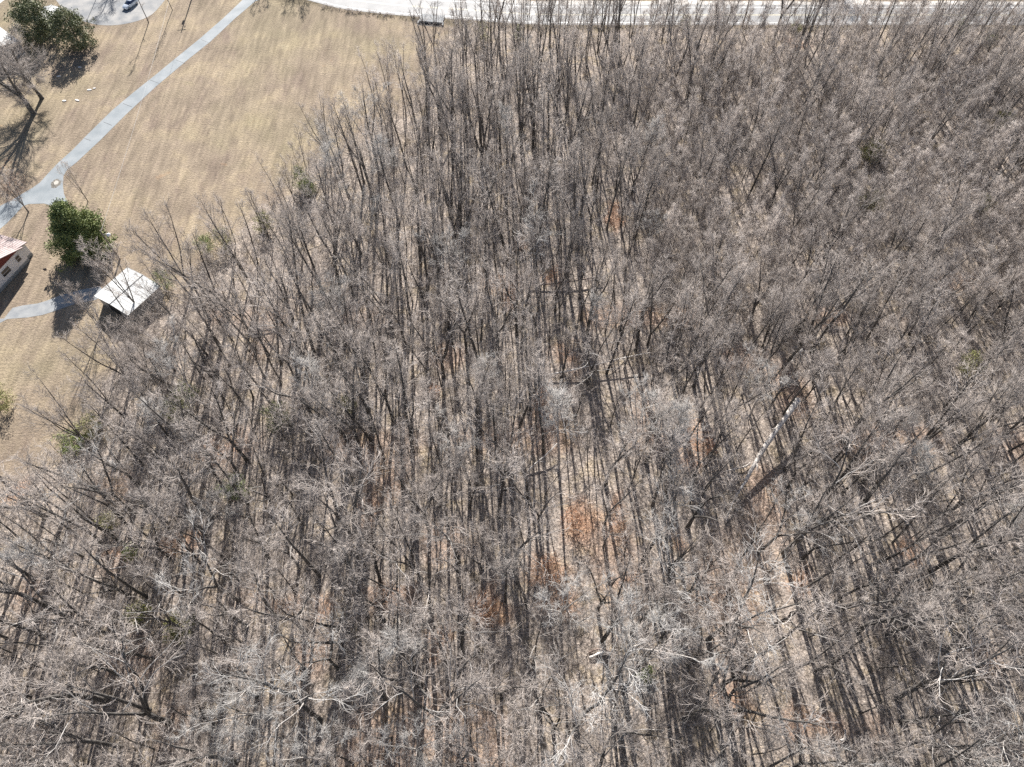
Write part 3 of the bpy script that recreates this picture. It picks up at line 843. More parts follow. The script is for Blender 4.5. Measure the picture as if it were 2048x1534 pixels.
# masses drawn with geometry nodes: points carry turn, size and which mesh
def mass(name, items, meshes, label, cat):
    hold = bpy.data.collections.new(name + '_kinds')
    for i, (m_,) in enumerate([(q,) for q in meshes]):
        for j, me in enumerate(m_ if isinstance(m_, tuple) else (m_,)):
            pass
    srcs = []
    for i, q in enumerate(meshes):
        if isinstance(q, tuple):
            me = join_meshes('%s_kind' % name, q)
        else: me = q
        o = bpy.data.objects.new('%s_%03d' % (name, i), me)
        hold.objects.link(o)
    me = bpy.data.meshes.new(name)
    me.from_pydata([(x, y, 0) for (x, y, *_ ) in items], [], [])
    rot = me.attributes.new('turn', 'FLOAT_VECTOR', 'POINT'); rot.data.foreach_set('vector', np.array([t[2] for t in items], float).ravel())
    scl = me.attributes.new('size', 'FLOAT_VECTOR', 'POINT'); scl.data.foreach_set('vector', np.array([t[3] for t in items], float).ravel())
    kd = me.attributes.new('which', 'INT', 'POINT'); kd.data.foreach_set('value', [t[4] for t in items])
    o = link_mesh(name, me)
    ng = bpy.data.node_groups.new(name + '_nodes', 'GeometryNodeTree')
    ng.interface.new_socket('Geometry', in_out='INPUT', socket_type='NodeSocketGeometry')
    ng.interface.new_socket('Geometry', in_out='OUTPUT', socket_type='NodeSocketGeometry')
    N = ng.nodes; L = ng.links
    gi, go = N.new('NodeGroupInput'), N.new('NodeGroupOutput')
    ci = N.new('GeometryNodeCollectionInfo'); ci.inputs[0].default_value = hold; ci.inputs['Separate Children'].default_value = True; ci.inputs['Reset Children'].default_value = True
    ip = N.new('GeometryNodeInstanceOnPoints'); ip.inputs['Pick Instance'].default_value = True
    def attr(nm, ty):
        a = N.new('GeometryNodeInputNamedAttribute'); a.data_type = ty; a.inputs[0].default_value = nm
        return a.outputs[0]
    L.new(gi.outputs[0], ip.inputs['Points']); L.new(ci.outputs[0], ip.inputs['Instance'])
    L.new(attr('which', 'INT'), ip.inputs['Instance Index'])
    L.new(attr('turn', 'FLOAT_VECTOR'), ip.inputs['Rotation'])
    L.new(attr('size', 'FLOAT_VECTOR'), ip.inputs['Scale'])
    L.new(ip.outputs[0], go.inputs[0])
    md = o.modifiers.new('scatter', 'NODES'); md.node_group = ng
    return tag(o, label, cat, kind='stuff')
def join_meshes(name, ms):
    V, F, MI, b = [], [], [], 0
    me = bpy.data.meshes.new(name)
    for i, m_ in enumerate(ms):
        co = np.empty(len(m_.vertices) * 3); m_.vertices.foreach_get('co', co)
        V += co.reshape(-1, 3).tolist()
        F += [tuple(b + k for k in p.vertices) for p in m_.polygons]
        MI += [len(me.materials) + p.material_index for p in m_.polygons]; b += len(m_.vertices)
        for mm in m_.materials: me.materials.append(mm)
    me.from_pydata(V, [], F)
    me.polygons.foreach_set('material_index', MI)
    me.polygons.foreach_set('use_smooth', [True] * len(F)); me.update()
    return me
flatT, kindex = [], {}
for kd_, lst in T.items():
    if kd_ == 'oak': continue
    for j, pr in enumerate(lst):
        kindex[(kd_, j)] = len(flatT); flatT.append(pr)
mass('distant_bare_trees', [(t['x'], t['y'], (t['tl'][0], t['tl'][1], t['rz']), (t['s'] * t['w'], t['s'] * t['w'], t['s']), kindex[(t['kind'], t['k'])]) for t in rest], flatT,
     'remaining smaller bare trees filling the winter wood between the larger ones', 'trees')
def dens_under(x, y):
    if not inpoly(np.array([x]), np.array([y]), FP)[0]: return 0
    px, py = proj(x, y)
    if px > 1250 and py < 620: return .95
    return gap(x, y) * (.35 + .9 * float(vnoise(x + 70, y + 20, 9))) * (1.0 if (py < 700 and (px > 1300 or px < 800)) or px < 520 else .4)
placed_keep = placed; placed = []
und = scatter(14000, (-130, 150, -8, 178), 2.4, 9, dens_under)
items = []
for x, y in und:
    px, py = proj(x, y)
    w = [3, 2, 3, 3, 3, 3] if (x < -30 or py < 700) else [1, 1, 4, 4, 2, 1]
    k = rt.choices(range(6), w)[0]; s = rt.uniform(.6, 1.15)
    items.append((x, y, (rt.gauss(0, .06), rt.gauss(0, .06), rt.uniform(0, 6.28)), (s, s, s), k))
# rough weeds along the road verge
for i in range(420):
    q = rt.uniform(640, 2100); px = q
    yy = np.interp(q, [p[0] for p in verge_px], [p[1] for p in verge_px]); y2 = np.interp(q, [p[0] for p in road_low_px], [p[1] for p in road_low_px])
    x, y = G(q, y2 + 3.5 + (yy - y2 - 2) * rt.random())
    s = rt.uniform(.2, .42)
    items.append((x, y, (0, 0, rt.uniform(0, 6.28)), (s, s, s * .8), rt.choice((0, 1, 5))))
mass('undergrowth', items, UNDER, 'bare undergrowth of whips, brush and rough weeds under the trees and along the verge', 'undergrowth')

# ---------------------------------------------------------------- evergreens and leafy shrubs
def ev(px, py, H, rad, shape, mt, seed, label, cat='shrub', name='evergreen_shrub', group='evergreen shrubs in the wood', **k):
    x, y = G(px, py)
    return leafy_tree(name, (x, y), H, rad, shape, mt, seed, label, cat, group=group, **k)
ev(180, 500, 12.5, 5.8, broad, 'leaf_dark', 1, 'large dense green holly standing on the lawn by the white shed', 'tree', 'holly_tree', None, clumps=520, per=60, size=.2, spread=.42, trunk_r=.25)
ev(160, 92, 9.5, 5.2, dome, 'leaf_magnolia', 2, 'dark green magnolia on the lawn below the gravel yard, right one of two', 'tree', 'magnolia_tree', 'pair of magnolias', clumps=230, per=38, size=.24, spread=.42)
ev(88, 74, 9.5, 6.0, dome, 'leaf_magnolia', 3, 'dark green magnolia beside the white barn roof, left one of two', 'tree', 'magnolia_tree', 'pair of magnolias', clumps=290, per=38, size=.24, spread=.42)
SH = [
 (606, 372, 5.5, 2.2, cone, 'leaf_green', 'dark green cedar at the lawn edge of the wood'),
 (620, 385, 4.0, 1.8, cone, 'leaf_dark', 'second darker cedar tucked behind the one at the lawn edge'),
 (148, 892, 3.2, 2.6, ball, 'leaf_green', 'round bright green bush at the lawn edge on the left'),
 (182, 862, 3.5, 2.2, ball, 'leaf_olive', 'olive green bush right above the round bright one'),
 (478, 985, 4.2, 2.2, ball, 'leaf_pale', 'pale yellow-green holly sapling in the left of the wood'),
 (335, 575, 4.5, 1.7, ball, 'leaf_green', 'ivy-clad green clump behind the right corner of the white shed'),
 (532, 458, 4.0, 2.2, ball, 'leaf_olive', 'olive bush at the lawn edge below the cedars'),
 (452, 492, 4.5, 2.2, ball, 'leaf_olive', 'ivy green clump under bare trees at the middle of the lawn edge'),
 (415, 502, 4.0, 1.8, ball, 'leaf_dark', 'dark ivy clump left of the olive ones at the lawn edge'),
 (1738, 318, 5.0, 2.6, ball, 'leaf_olive', 'yellow-green bush deep in the wood toward the right edge'),
 (1998, 255, 4.0, 2.4, ball, 'leaf_olive', 'yellow-green bush close to the upper part of the right edge'),
 (1735, 412, 4.0, 2.6, ball, 'leaf_olive', 'low olive bush below the yellow-green one on the right'),
 (1955, 418, 3.5, 2.0, ball, 'leaf_olive', 'small olive bush near the right edge one third down'),
 (368, 1262, 4.2, 2.1, ball, 'leaf_olive', 'olive green shrub low on the left of the wood'),
 (284, 1232, 3.5, 1.5, ball, 'leaf_olive', 'smaller olive shrub left of the low green one'),
 (272, 1112, 3.0, 1.0, ball, 'leaf_green', 'small green shrub beside the white thin log'),
 (222, 1052, 3.0, 1.3, ball, 'leaf_olive', 'small olive shrub above the white thin log'),
 (560, 842, 4.5, 2.5, ball, 'leaf_dark', 'dull dark green shrub in the left middle of the wood'),
 (365, 832, 5.0, 2.4, ball, 'leaf_olive', 'olive shrub under dense brush in the left of the wood'),
 (380, 800, 5.0, 2.0, ball, 'leaf_dark', 'dark green shrub just above the olive one in the left brush'),
 (5, 812, 4.5, 3.0, ball, 'leaf_olive', 'green bush on the lawn cut by the left edge'),
 (1975, 90, 3.5, 1.6, ball, 'leaf_green', 'dark green shrub by the verge in the upper right'),
 (1918, 62, 3.0, 1.6, ball, 'leaf_green', 'green shrub at the verge left of the upper right corner'),
 (1370, 52, 2.4, 1.4, ball, 'leaf_olive', 'small olive bush on the road verge below the first side drive'),
 (1590, 62, 2.0, 1.4, ball, 'leaf_olive', 'low olive tuft on the verge beneath the big roadside pair'),
 (968, 82, 5.0, 1.8, ball, 'leaf_olive', 'dull green vine-covered sapling near the verge right of the culvert'),
 (1036, 78, 4.0, 1.2, cone, 'leaf_dark', 'small dark cedar near the verge right of the vine-covered sapling'),
 (1930, 740, 4.0, 2.2, ball, 'leaf_olive', 'dull olive bush at the right edge halfway down'),
 (700, 820, 4.0, 1.6, ball, 'leaf_olive', 'faint green shrub left of the picture centre'),
 (1290, 1350, 2.6, 1.0, ball, 'leaf_green', 'tiny green shrub near the flat silvery crown at the bottom'),
]
for i, (px, py, H, rad, shp, mt, lab) in enumerate(SH):
    ev(px, py, H, rad, shp, mt, 40 + i, lab, clumps=int(30 * rad), per=34, size=.13, spread=.3, z0=.2, trunk_r=.06)
# beeches and oaks that keep rust-coloured leaves
RU = [(1225, 446, 6.5, 1.3, 'leaf_rust', 'rust red sapling keeping its leaves in the upper middle of the wood'),
      (1100, 1152, 4.0, 2.6, 'leaf_rust', 'orange-leaved young beech in the large orange leaf clearing'),
      (975, 1226, 4.0, 2.2, 'leaf_rust', 'orange-leaved young beech under the zigzag white limbs'),
      (1150, 1050, 4.0, 2.0, 'leaf_rust', 'orange-leaved young beech above the large leaf clearing'),
      (1075, 810, 4.0, 1.4, 'leaf_rust', 'small rusty beech just below the picture centre'),
      (1022, 606, 4.0, 1.1, 'leaf_brown', 'brownish beech sapling at the left end of the dark log'),
      (1112, 556, 3.5, 1.0, 'leaf_rust', 'small rusty beech sapling above the dark log'),
      (1405, 902, 3.5, 1.7, 'leaf_rust', 'rusty beech sapling left of the pale fallen trunk'),
      (1238, 1072, 4.0, 1.4, 'leaf_brown', 'brown-leaved sapling right of the orange beeches'),
      (770, 1192, 3.5, 1.8, 'leaf_brown', 'brown-leaved sapling in the lower middle left of the wood'),
      (352, 1100, 3.5, 1.6, 'leaf_brown', 'reddish brown sapling above the lower left trees'),
      (870, 790, 3.0, 1.1, 'leaf_rust', 'tiny rust sapling left of the picture centre')]
for i, (px, py, H, rad, mt, lab) in enumerate(RU):
    ev(px, py, H, rad, ball, mt, 90 + i, lab, 'sapling', 'beech_sapling', 'young beeches holding dead leaves', clumps=int(26 * rad), per=22, size=.11, spread=.34, z0=.3, trunk_r=.05)
# bare tree with brown leaves at the drive fork
x, y = G(57, 424)
t = place_tree('fan', 1, x, y, 12.5 / 17, 1.0, 'bare tree with a few brown leaves standing between the drive and the red house', cat='tree', name='brown_leaved_tree')
o = link_mesh('leaves', leaf_mesh('leaves', M['leaf_brown'], 7, crown_points(7, 170, 17, 6, ball, 5.8), 7, .17, .5), t)

# ---------------------------------------------------------------- fallen trunks and snags
def log_between(name, a, b, r0, r1, mt, label, cat='fallen tree', za=.3, zb=.3, bend=.6, stubs=0, seed=1, group=None, limbs=0, pale=None):
    A = Vector((*G(*a, za), za)); B = Vector((*G(*b, zb), zb))
    e = empty(name, (A.x, A.y, 0), 0, label, cat, group)
    sk = Skel(seed); rr = sk.r
    n = 8; pts = []
    d0 = (B - A); sd_ = Vector((-d0.y, d0.x, 0)).normalized()
    for i in range(n + 1):
        t = i / n
        p = A.lerp(B, t) - Vector((A.x, A.y, 0)) + sd_ * (math.sin(t * 4 + seed) * bend * .5) + Vector((0, 0, math.sin(t * math.pi) * .15))
        pts.append((p, d0.normalized(), (r0 + (r1 - r0) * t) * rr.uniform(.88, 1.1)))
    sk.lines[0].append(pts)
    for i in range(stubs):
        p, d, r = at(pts, rr.uniform(.25, 1))
        dd_ = side(sk, d, rr.uniform(.5, 1.0), rr.uniform(0, 6.28)); dd_.z = abs(dd_.z) * .6
        l = rr.uniform(1.0, 3.2) if not limbs else rr.uniform(2, 4.5)
        s_ = sk.grow(p, dd_, l, max(.035, r * .45), .022, 4, .15, 0, 1)
        for k in range(5 if limbs else 2):
            p2, d2, r2 = at(s_, rr.uniform(.3, 1))
            s2 = sk.grow(p2, side(sk, d2, .7, rr.uniform(0, 6.28)), l * .45, .025, .01, 3, .18, 0, 1)
            for m_ in range(4 if limbs else 0):
                p3, d3, r3 = at(s2, rr.uniform(.2, 1))
                sk.grow(p3, side(sk, d3, .7, rr.uniform(0, 6.28)), .7, .014, .004, 2, .15, 0, 1)
    link_mesh('trunk', sk.mesh(0, 'trunk', M[mt]), e)
    if stubs: link_mesh('branches', sk.mesh(1, 'branches', M[pale or mt]), e)
    return e
log_between('fallen_tree', (1594, 797), (1492, 962), .52, .34, 'dead_wood', 'long pale barkless fallen trunk lying among the trees at the right', za=4.5, zb=1.6, stubs=3, seed=2)
log_between('fallen_limb', (1492, 962), (1448, 1045), .26, .05, 'dead_wood', 'pale shattered top below the long barkless fallen trunk', 'fallen limb', za=1.6, zb=.3, stubs=7, seed=3, limbs=1)
log_between('fallen_limb', (1500, 925), (1455, 945), .16, .10, 'dead_wood', 'short pale limb lying left of the long barkless fallen trunk', 'fallen limb', za=.5, seed=13)
log_between('fallen_tree', (1092, 748), (1300, 708), .17, .07, 'dead_wood', 'long thin pale fallen tree below the picture centre', za=.8, zb=2.2, stubs=6, seed=4)
log_between('fallen_log', (1178, 1311), (1221, 1308), .20, .17, 'dead_wood', 'short pale log, lower of two parallel ones', 'log', seed=5, group='two short parallel logs')
log_between('fallen_log', (1177, 1304), (1221, 1302), .18, .16, 'rot_wood', 'short dark log, upper of two parallel ones', 'log', seed=6, group='two short parallel logs')
log_between('fallen_log', (500, 659), (552, 648), .2, .14, 'dead_wood', 'grey log, upper of the pair left of the middle', 'log', seed=7, stubs=2)
log_between('fallen_log', (496, 668), (560, 652), .2, .12, 'rot_wood', 'dark log, lower of the pair left of the middle', 'log', seed=8)
log_between('fallen_log', (1060, 572), (1205, 553), .2, .12, 'rot_wood', 'long dark log across the middle of the wood', 'log', seed=9, stubs=3, za=.6, zb=1.2)
log_between('fallen_log', (1036, 180), (1112, 172), .2, .14, 'rot_wood', 'grey log near the road, left of the white broken tree', 'log', seed=10, za=.5, zb=.6)
log_between('fallen_log', (1086, 155), (1112, 172), .16, .14, 'rot_wood', 'short slanting log meeting the grey log near the road', 'log', seed=11)
log_between('fallen_log', (216, 1137), (312, 1136), .11, .06, 'dead_wood', 'white thin log on the left of the wood', 'log', seed=12, za=.4, zb=.9)
log_between('fallen_log', (1058, 945), (1112, 885), .15, .08, 'dead_wood', 'pale leaning log above the large orange clearing', 'log', seed=14, za=.4, zb=1.8, stubs=3)
log_between('fallen_log', (1118, 770), (1136, 880), .14, .07, 'dead_wood', 'pale thin log pointing down from the long thin fallen tree', 'log', seed=15, za=.4, zb=.6)
log_between('fallen_log', (1680, 1480), (1694, 1462), .2, .17, 'dead_wood', 'short bright log beside the sunlit clearing at the bottom', 'log', seed=16)
log_between('fallen_log', (800, 1300), (845, 1262), .15, .1, 'rot_wood', 'dark slanting log in the lower middle of the wood', 'log', seed=17, stubs=2)
log_between('fallen_log', (420, 1345), (495, 1318), .18, .1, 'rot_wood', 'dark slanting log low on the left', 'log', seed=18, stubs=2, za=.4, zb=.9)
def snag(px, py, H, r0, label, seed, limbs=5):
    x, y = G(px, py)
    e = empty('broken_tree', (x, y, 0), 0, label, 'dead tree')
    sk = Skel(seed); rr = sk.r
    st = sk.grow(Vector((0,0,-.2)), Vector((rr.gauss(0,.05), rr.gauss(0,.05), 1)).normalized(), H, r0, r0 * .45, 8, .05, 0, 0)
    for i in range(limbs):
        p, d, r = at(st, rr.uniform(.5, 1))
        b = sk.grow(p, side(sk, d, rr.uniform(.5, 1.1), rr.uniform(0, 6.28)), rr.uniform(1, 3.5), r * .45, .03, 4, .2, .02, 1)
        for k in range(3):
            p2, d2, r2 = at(b, rr.uniform(.3, 1)); sk.grow(p2, side(sk, d2, .7, rr.uniform(0, 6.28)), .9, .03, .01, 2, .2, 0, 1)
    link_mesh('trunk', sk.mesh(0, 'trunk', M['dead_wood']), e); link_mesh('branches', sk.mesh(1, 'branches', M['dead_wood']), e)
snag(1160, 152, 9, .20, 'white broken dead tree standing near the road', 31)
snag(740, 560, 11, .15, 'pale dead tree with bare stubs left of the picture centre', 32)
snag(1410, 240, 8, .13, 'thin pale snag in the upper right part of the wood', 33)
snag(1560, 760, 12, .30, 'thick grey broken bole standing over the pale fallen trunk', 34, 3)

# ---------------------------------------------------------------- house at the left edge
M['vinyl'] = mat('white_siding', (0.88, 0.87, 0.88), 0.5, noise=(0.4, (0.80, 0.79, 0.80), 0.4, 0.7))
M['red_siding'] = mat('burgundy_siding', (0.16, 0.035, 0.035), 0.6, noise=(0.6, (0.22, 0.05, 0.045), 0.4, 0.7))
M['block'] = mat('grey_block', (0.30, 0.32, 0.33), 0.85, noise=(1.5, (0.40, 0.41, 0.42), 0.4, 0.65))
M['pink_roof'] = mat('faded_metal_roof', (0.30, 0.225, 0.215), 0.65, noise=(0.5, (0.46, 0.385, 0.375), 0.35, 0.7))
M['glass'] = mat('window_glass', (0.03, 0.03, 0.035), 0.08, spec=0.8)
M['white_metal'] = mat('white_sheet_metal', (0.62, 0.63, 0.62), 0.6, noise=(0.8, (0.42, 0.425, 0.42), 0.45, 0.75), spec=0.6)
M['grey_metal'] = mat('grey_sheet_metal', (0.32, 0.33, 0.34), 0.5, noise=(0.6, (0.24, 0.23, 0.22), 0.4, 0.7))
M['trim'] = mat('trim_white', (0.8, 0.8, 0.8), 0.5)
M['dark'] = mat('dark_opening', (0.02, 0.02, 0.022), 0.8)
def gable_building(name, corner, direc, W, D, wall_h, rise, label, cat, walls, roofm, over=.45, seam=.6, gablem=None, base=None, seam_h=.05):
    """corner: right end of the gable wall seen from outside; direc: unit vector along the gable wall; body extends to the left-hand side"""
    u = Vector((direc[0], direc[1], 0)).normalized(); rz = math.atan2(u.y, u.x)
    e = empty(name, (corner[0], corner[1], 0), rz, label, cat)
    # local: x along gable wall 0..W, y into the body 0..D*sgn
    h0 = .7 if base else 0
    w = MB()
    w.box(.0, W, -D, 0, h0, wall_h)
    link_mesh('wall', w.mesh('wall', M[walls]), e)
    if base:
        b = MB(); b.box(-.03, W + .03, -D - .03, .03, -.2, h0); link_mesh('foundation', b.mesh('foundation', M[base]), e)
    for yy, s_ in ((0, 1), (-D, -1)):
        g = MB()
        y1 = yy - s_ * .15
        g.add([(0, yy, wall_h), (W, yy, wall_h), (W/2, yy, wall_h + rise), (0, y1, wall_h), (W, y1, wall_h), (W/2, y1, wall_h + rise)], [(0,1,2),(3,5,4),(0,2,5,3),(1,4,5,2),(0,3,4,1)])
        link_mesh('gable', g.mesh('gable', M[gablem or walls]), e)
    sl_ = rise / (W / 2); th = .12
    rf = MB()
    for sgn in (0, 1):
        xe = -over if sgn == 0 else W + over
        ze = wall_h - sl_ * over + .02; zr = wall_h + rise + .02
        v = [(xe, over, ze), (W/2, over, zr), (W/2, -D - over, zr), (xe, -D - over, ze)]
        v = v + [(a, b_, c + th) for a, b_, c in v]
        rf.add(v, [(0,3,2,1),(4,5,6,7),(0,1,5,4),(1,2,6,5),(2,3,7,6),(3,0,4,7)])
        n = int((D + 2 * over) / seam)
        for i in range(n + 1):
            y_ = over - i * (D + 2 * over) / n
            y_ = max(-D - over + .02, min(over - .02, y_))
            x2 = xe; 
            a = (x2, y_, ze + th); b_ = (W/2, y_, zr + th)
            rf.add([(a[0], y_-.02, a[2]+.002), (b_[0], y_-.02, b_[2]+.002), (b_[0], y_+.02, b_[2]+.002), (a[0], y_+.02, a[2]+.002), (a[0], y_-.02, a[2]+seam_h), (b_[0], y_-.02, b_[2]+seam_h), (b_[0], y_+.02, b_[2]+seam_h), (a[0], y_+.02, a[2]+seam_h)],
                   [(4,5,6,7),(0,1,5,4),(2,3,7,6),(3,0,4,7)])
    rf.tube([(W/2, over, wall_h + rise + th + .05), (W/2, -D - over, wall_h + rise + th + .05)], .12, 6)
    r_ob = link_mesh('roof', rf.mesh('roof', M[roofm]), e)
    return e
c0 = Vector(G(60, 521)); c1 = Vector(G(0, 586))
du = (c1 - c0).normalized()
HW = 13.0
# gable wall runs from c0 along du; the body lies to the left (west)
hc = c0 + du * HW
house = gable_building('house', (c0.x, c0.y), (du.x, du.y), HW, 15.0, 3.6, 2.6, 'white-sided house with burgundy gable and faded pinkish metal roof at the left edge', 'house', 'vinyl', 'pink_roof', gablem='red_siding', base='block')
# local frame of the house: x from far end (0) to the near corner (HW), outside is +y ... windows on the gable wall
def window(parent, x, z, w, h, y=0.0, sgn=1):
    f = MB()
    t = .09
    for a in ((x - w/2 - t, x - w/2, z - h/2 - t, z + h/2 + t), (x + w/2, x + w/2 + t, z - h/2 - t, z + h/2 + t), (x - w/2, x + w/2, z - h/2 - t, z - h/2), (x - w/2, x + w/2, z + h/2, z + h/2 + t), (x - w/2, x + w/2, z - .03, z + .03)):
        f.box(a[0], a[1], y - .02, y + .05, a[2], a[3])
    o = link_mesh('window', f.mesh('window', M['trim']), parent)
    g = MB(); g.box(x - w/2, x + w/2, y - .02, y + .02, z - h/2, z + h/2)
    link_mesh('pane', g.mesh('pane', M['glass']), o)
window(house, 5.2, 2.3, 2.0, 1.3)
window(house, 1.6, 2.3, 1.0, 1.3)
v = MB(); v.box(HW/2 - .3, HW/2 + .3, -.02, .06, 4.4, 4.9); link_mesh('vent', v.mesh('vent', M['trim']), house)
v = MB(); v.box(11.6, 11.68, 0, .12, .3, 3.4); v.box(10.9, 11.3, .0, .25, 1.4, 2.0); link_mesh('meter_box', v.mesh('meter_box', M['grey_metal']), house)
# cross wing of the house with its own roof, joined on the north side
wing_c = c0 + Vector((-1.2, 2.2))
wing = gable_building('house_wing', (G(0, 497)[0] - 7, G(0, 497)[1] + 4), (0.98, 0.2), 6.2, 9.0, 3.3, .8, 'tmp', 'tmp', 'vinyl', 'pink_roof', base='block')
wing.parent = house
wing.matrix_parent_inverse = Matrix.Identity(4)
# re-express the wing in the house frame
hm = Matrix.Translation((c0.x, c0.y, 0)) @ Matrix.Rotation(math.atan2(du.y, du.x), 4, 'Z')
wq = Vector(G(47, 486, 3.4)); wl = hm.inverted() @ Vector((wq.x, wq.y, 0))
for ch in list(wing.children):
    ch.parent = house
    ch.location = (0, 0, 0)
    ang = 0.0
    Mx = Matrix.Translation(wl) @ Matrix.Rotation(ang, 4, 'Z')
    ch.data.transform(Mx)
    ch.name = {'wall': 'wing_wall', 'gable': 'wing_gable', 'roof': 'wing_roof', 'foundation': 'wing_foundation'}[ch.name.split('.')[0]]
bpy.data.objects.remove(wing)

# ---------------------------------------------------------------- white metal shed
ps = [Vector(G(*q, 3.0)) for q in ((190, 589), (255, 532), (320, 572), (252, 632))]
cen = sum(ps, Vector((0, 0))) / 4
ax = ((ps[1] - ps[0]) + (ps[2] - ps[3])).normalized()        # along L -> T
wd = (((ps[1] - ps[0]).length + (ps[2] - ps[3]).length) / 2, ((ps[2] - ps[1]).length + (ps[3] - ps[0]).length) / 2)
Lr, Wr = wd[0] - .6, wd[1] - .6
# gable wall along the T-R direction, ridge along L-T
ay = Vector((ax.y, -ax.x))
cor = cen + ax * (Lr / 2) - ay * (Wr / 2)
shed = gable_building('shed', (cor.x, cor.y), (ay.x, ay.y), Wr, Lr, 2.75, .45, 'square shed with a low white metal roof at the edge of the wood', 'shed', 'grey_metal', 'white_metal', over=.3, seam=.75, seam_h=.03)
d = MB(); d.box(2.4, 5.6, -Lr - .06, -Lr + .02, 0.02, 2.3); link_mesh('door', d.mesh('door', M['dark']), shed)

# white-roofed barn at the upper left and small outbuilding behind the magnolias
bc = Vector(G(36, 82, 3.6)); b1 = Vector(G(0, 100, 3.6)); dv = (b1 - bc).normalized()
bw = 11.0; e0 = bc + dv * bw
barn = gable_building('barn', (bc.x, bc.y), (dv.x, dv.y), bw, 16, 3.4, 1.3, 'barn with a bright ribbed white metal roof at the upper left edge', 'barn', 'grey_metal', 'white_metal', over=.4, seam=.8)
window(barn, 7.0, 1.8, 1.0, 1.0)
oc = Vector(G(104, 12, 2.6))
ob = gable_building('outbuilding', (G(88, 14, 2.6)), (1.0, -0.1), 4.6, 5.5, 2.4, .6, 'small white-roofed outbuilding beside the gravel yard behind the magnolias', 'shed', 'vinyl', 'white_metal', over=.25, seam=.6)
d = MB(); d.box(1.8, 2.8, -.02, .05, .02, 2.0); link_mesh('door', d.mesh('door', M['dark']), ob)

# ---------------------------------------------------------------- culvert under the verge
cx, cy = G(862, 46)
cv = empty('culvert', (cx, cy, 0), R(-8), 'pale concrete culvert headwall with a dark opening below the road bend', 'culvert')
m1 = MB(); m1.box(-3.2, 3.2, -.25, .1, -.1, .55); m1.box(-3.5, -3.2, -1.1, .1, -.1, .4); m1.box(3.2, 3.5, -1.1, .1, -.1, .4)
link_mesh('headwall', m1.mesh('headwall', M['concrete']), cv)
m1 = MB(); m1.box(-3.2, 3.2, .1, 3.2, -.1, .42); link_mesh('apron', m1.mesh('apron', M['concrete']), cv)
m1 = MB(); m1.box(-3.2, 3.2, -1.4, -.25, -.1, .03); link_mesh('opening', m1.mesh('opening', M['dark']), cv)

# ---------------------------------------------------------------- poles and wires
M['pole'] = mat('pole_wood', (0.15, 0.12, 0.10), 0.9, noise=(2, (0.24, 0.20, 0.17), 0.4, 0.7))
M['wire'] = mat('wire', (0.5, 0.5, 0.5), 0.5, metallic=.4)
M['lamp_shell'] = mat('lamp_shell', (0.75, 0.76, 0.78), 0.35)
yx, yy = G(240, 519)
yp = empty('yard_light_pole', (yx, yy, 0), 0, 'wooden yard light pole with a white lamp between the holly and the white shed', 'pole')
m1 = MB(); m1.tube([(0,0,-.3),(0,0,8.3)], [.17, .11], 8); link_mesh('pole', m1.mesh('pole', M['pole'], True), yp)
m1 = MB(); m1.tube([(0,0,7.2),(.7,-.1,7.5),(1.2,-.1,7.4)], .04, 5); link_mesh('bracket', m1.mesh('bracket', M['wire']), yp)
m1 = MB(); m1.tube([(1.2,-.1,7.62),(1.2,-.1,7.45),(1.2,-.1,7.2),(1.2,-.1,7.12)], [.12,.34,.42,.3], 10); link_mesh('lamp', m1.mesh('lamp', M['lamp_shell'], True), yp)
tipx, tipy = G(362, 66)
Ln = 11.0 / math.tan(R(SUN_EL))
shd = Vector((-math.sin(R(SUN_AZ)), -math.cos(R(SUN_AZ))))
ub = Vector((tipx, tipy)) - shd * Ln
up_ = empty('utility_pole', (ub.x, ub.y, 0), R(10), 'wooden utility pole with crossarm and transformer by the drive entrance', 'utility pole')
m1 = MB(); m1.tube([(0,0,-.3),(0,0,11)], [.19,.12], 8); link_mesh('pole', m1.mesh('pole', M['pole'], True), up_)
m1 = MB(); m1.box(-1.1,1.1,-.06,.06,10.1,10.22); link_mesh('crossarm', m1.mesh('crossarm', M['pole']), up_)
m1 = MB(); m1.tube([(-.35,0,7.6),(-.35,0,8.6)], .26, 10); m1.tube([(.5,0,9.2),(.5,0,9.5)], .15, 8); link_mesh('transformer', m1.mesh('transformer', M['grey_metal'], True), up_)
tx2, ty2 = G(166, 45); l2 = 8.0 / math.tan(R(SUN_EL)); lb = Vector((tx2, ty2)) - shd * l2
lp = empty('street_lamp', (lb.x + .8, lb.y, 0), 0, 'thin lamp post beyond the gravel yard whose shadow crosses it', 'lamp post')
m1 = MB(); m1.tube([(0,0,-.2),(0,0,7.9)], [.09,.06], 8); link_mesh('post', m1.mesh('post', M['grey_metal'], True), lp)
m1 = MB(); m1.tube([(0,0,7.85),(-.8,0,8.0)], .04, 6); m1.box(-1.2,-.7,-.14,.14,7.92,8.06); link_mesh('lamp_head', m1.mesh('lamp_head', M['grey_metal']), lp)
w0 = Vector((ub.x, ub.y, 9.6)); w1 = Vector((yx, yy, 8.0))
wp = []
for i in range(25):
    t_ = i / 24; p = w0.lerp(w1, t_); p.z -= 2.2 * 4 * t_ * (1 - t_) * .5; wp.append(p)
m1 = MB(); m1.tube(wp, .022, 4); o = m1.build('overhead_wire', M['wire']); tag(o, 'thin overhead wire running over the lawn to the yard light pole', 'wire')
# short post left of the shed
px_, py_ = G(208, 606)
m1 = MB(); m1.tube([(0,0,-.2),(.03,0,1.2),(0,.05,2.3)], [.09,.08,.06], 6); o = m1.build('wooden_post', M['pole'], smooth=True); o.location = (px_, py_, 0)
tag(o, 'short dark wooden post just left of the white shed', 'post')
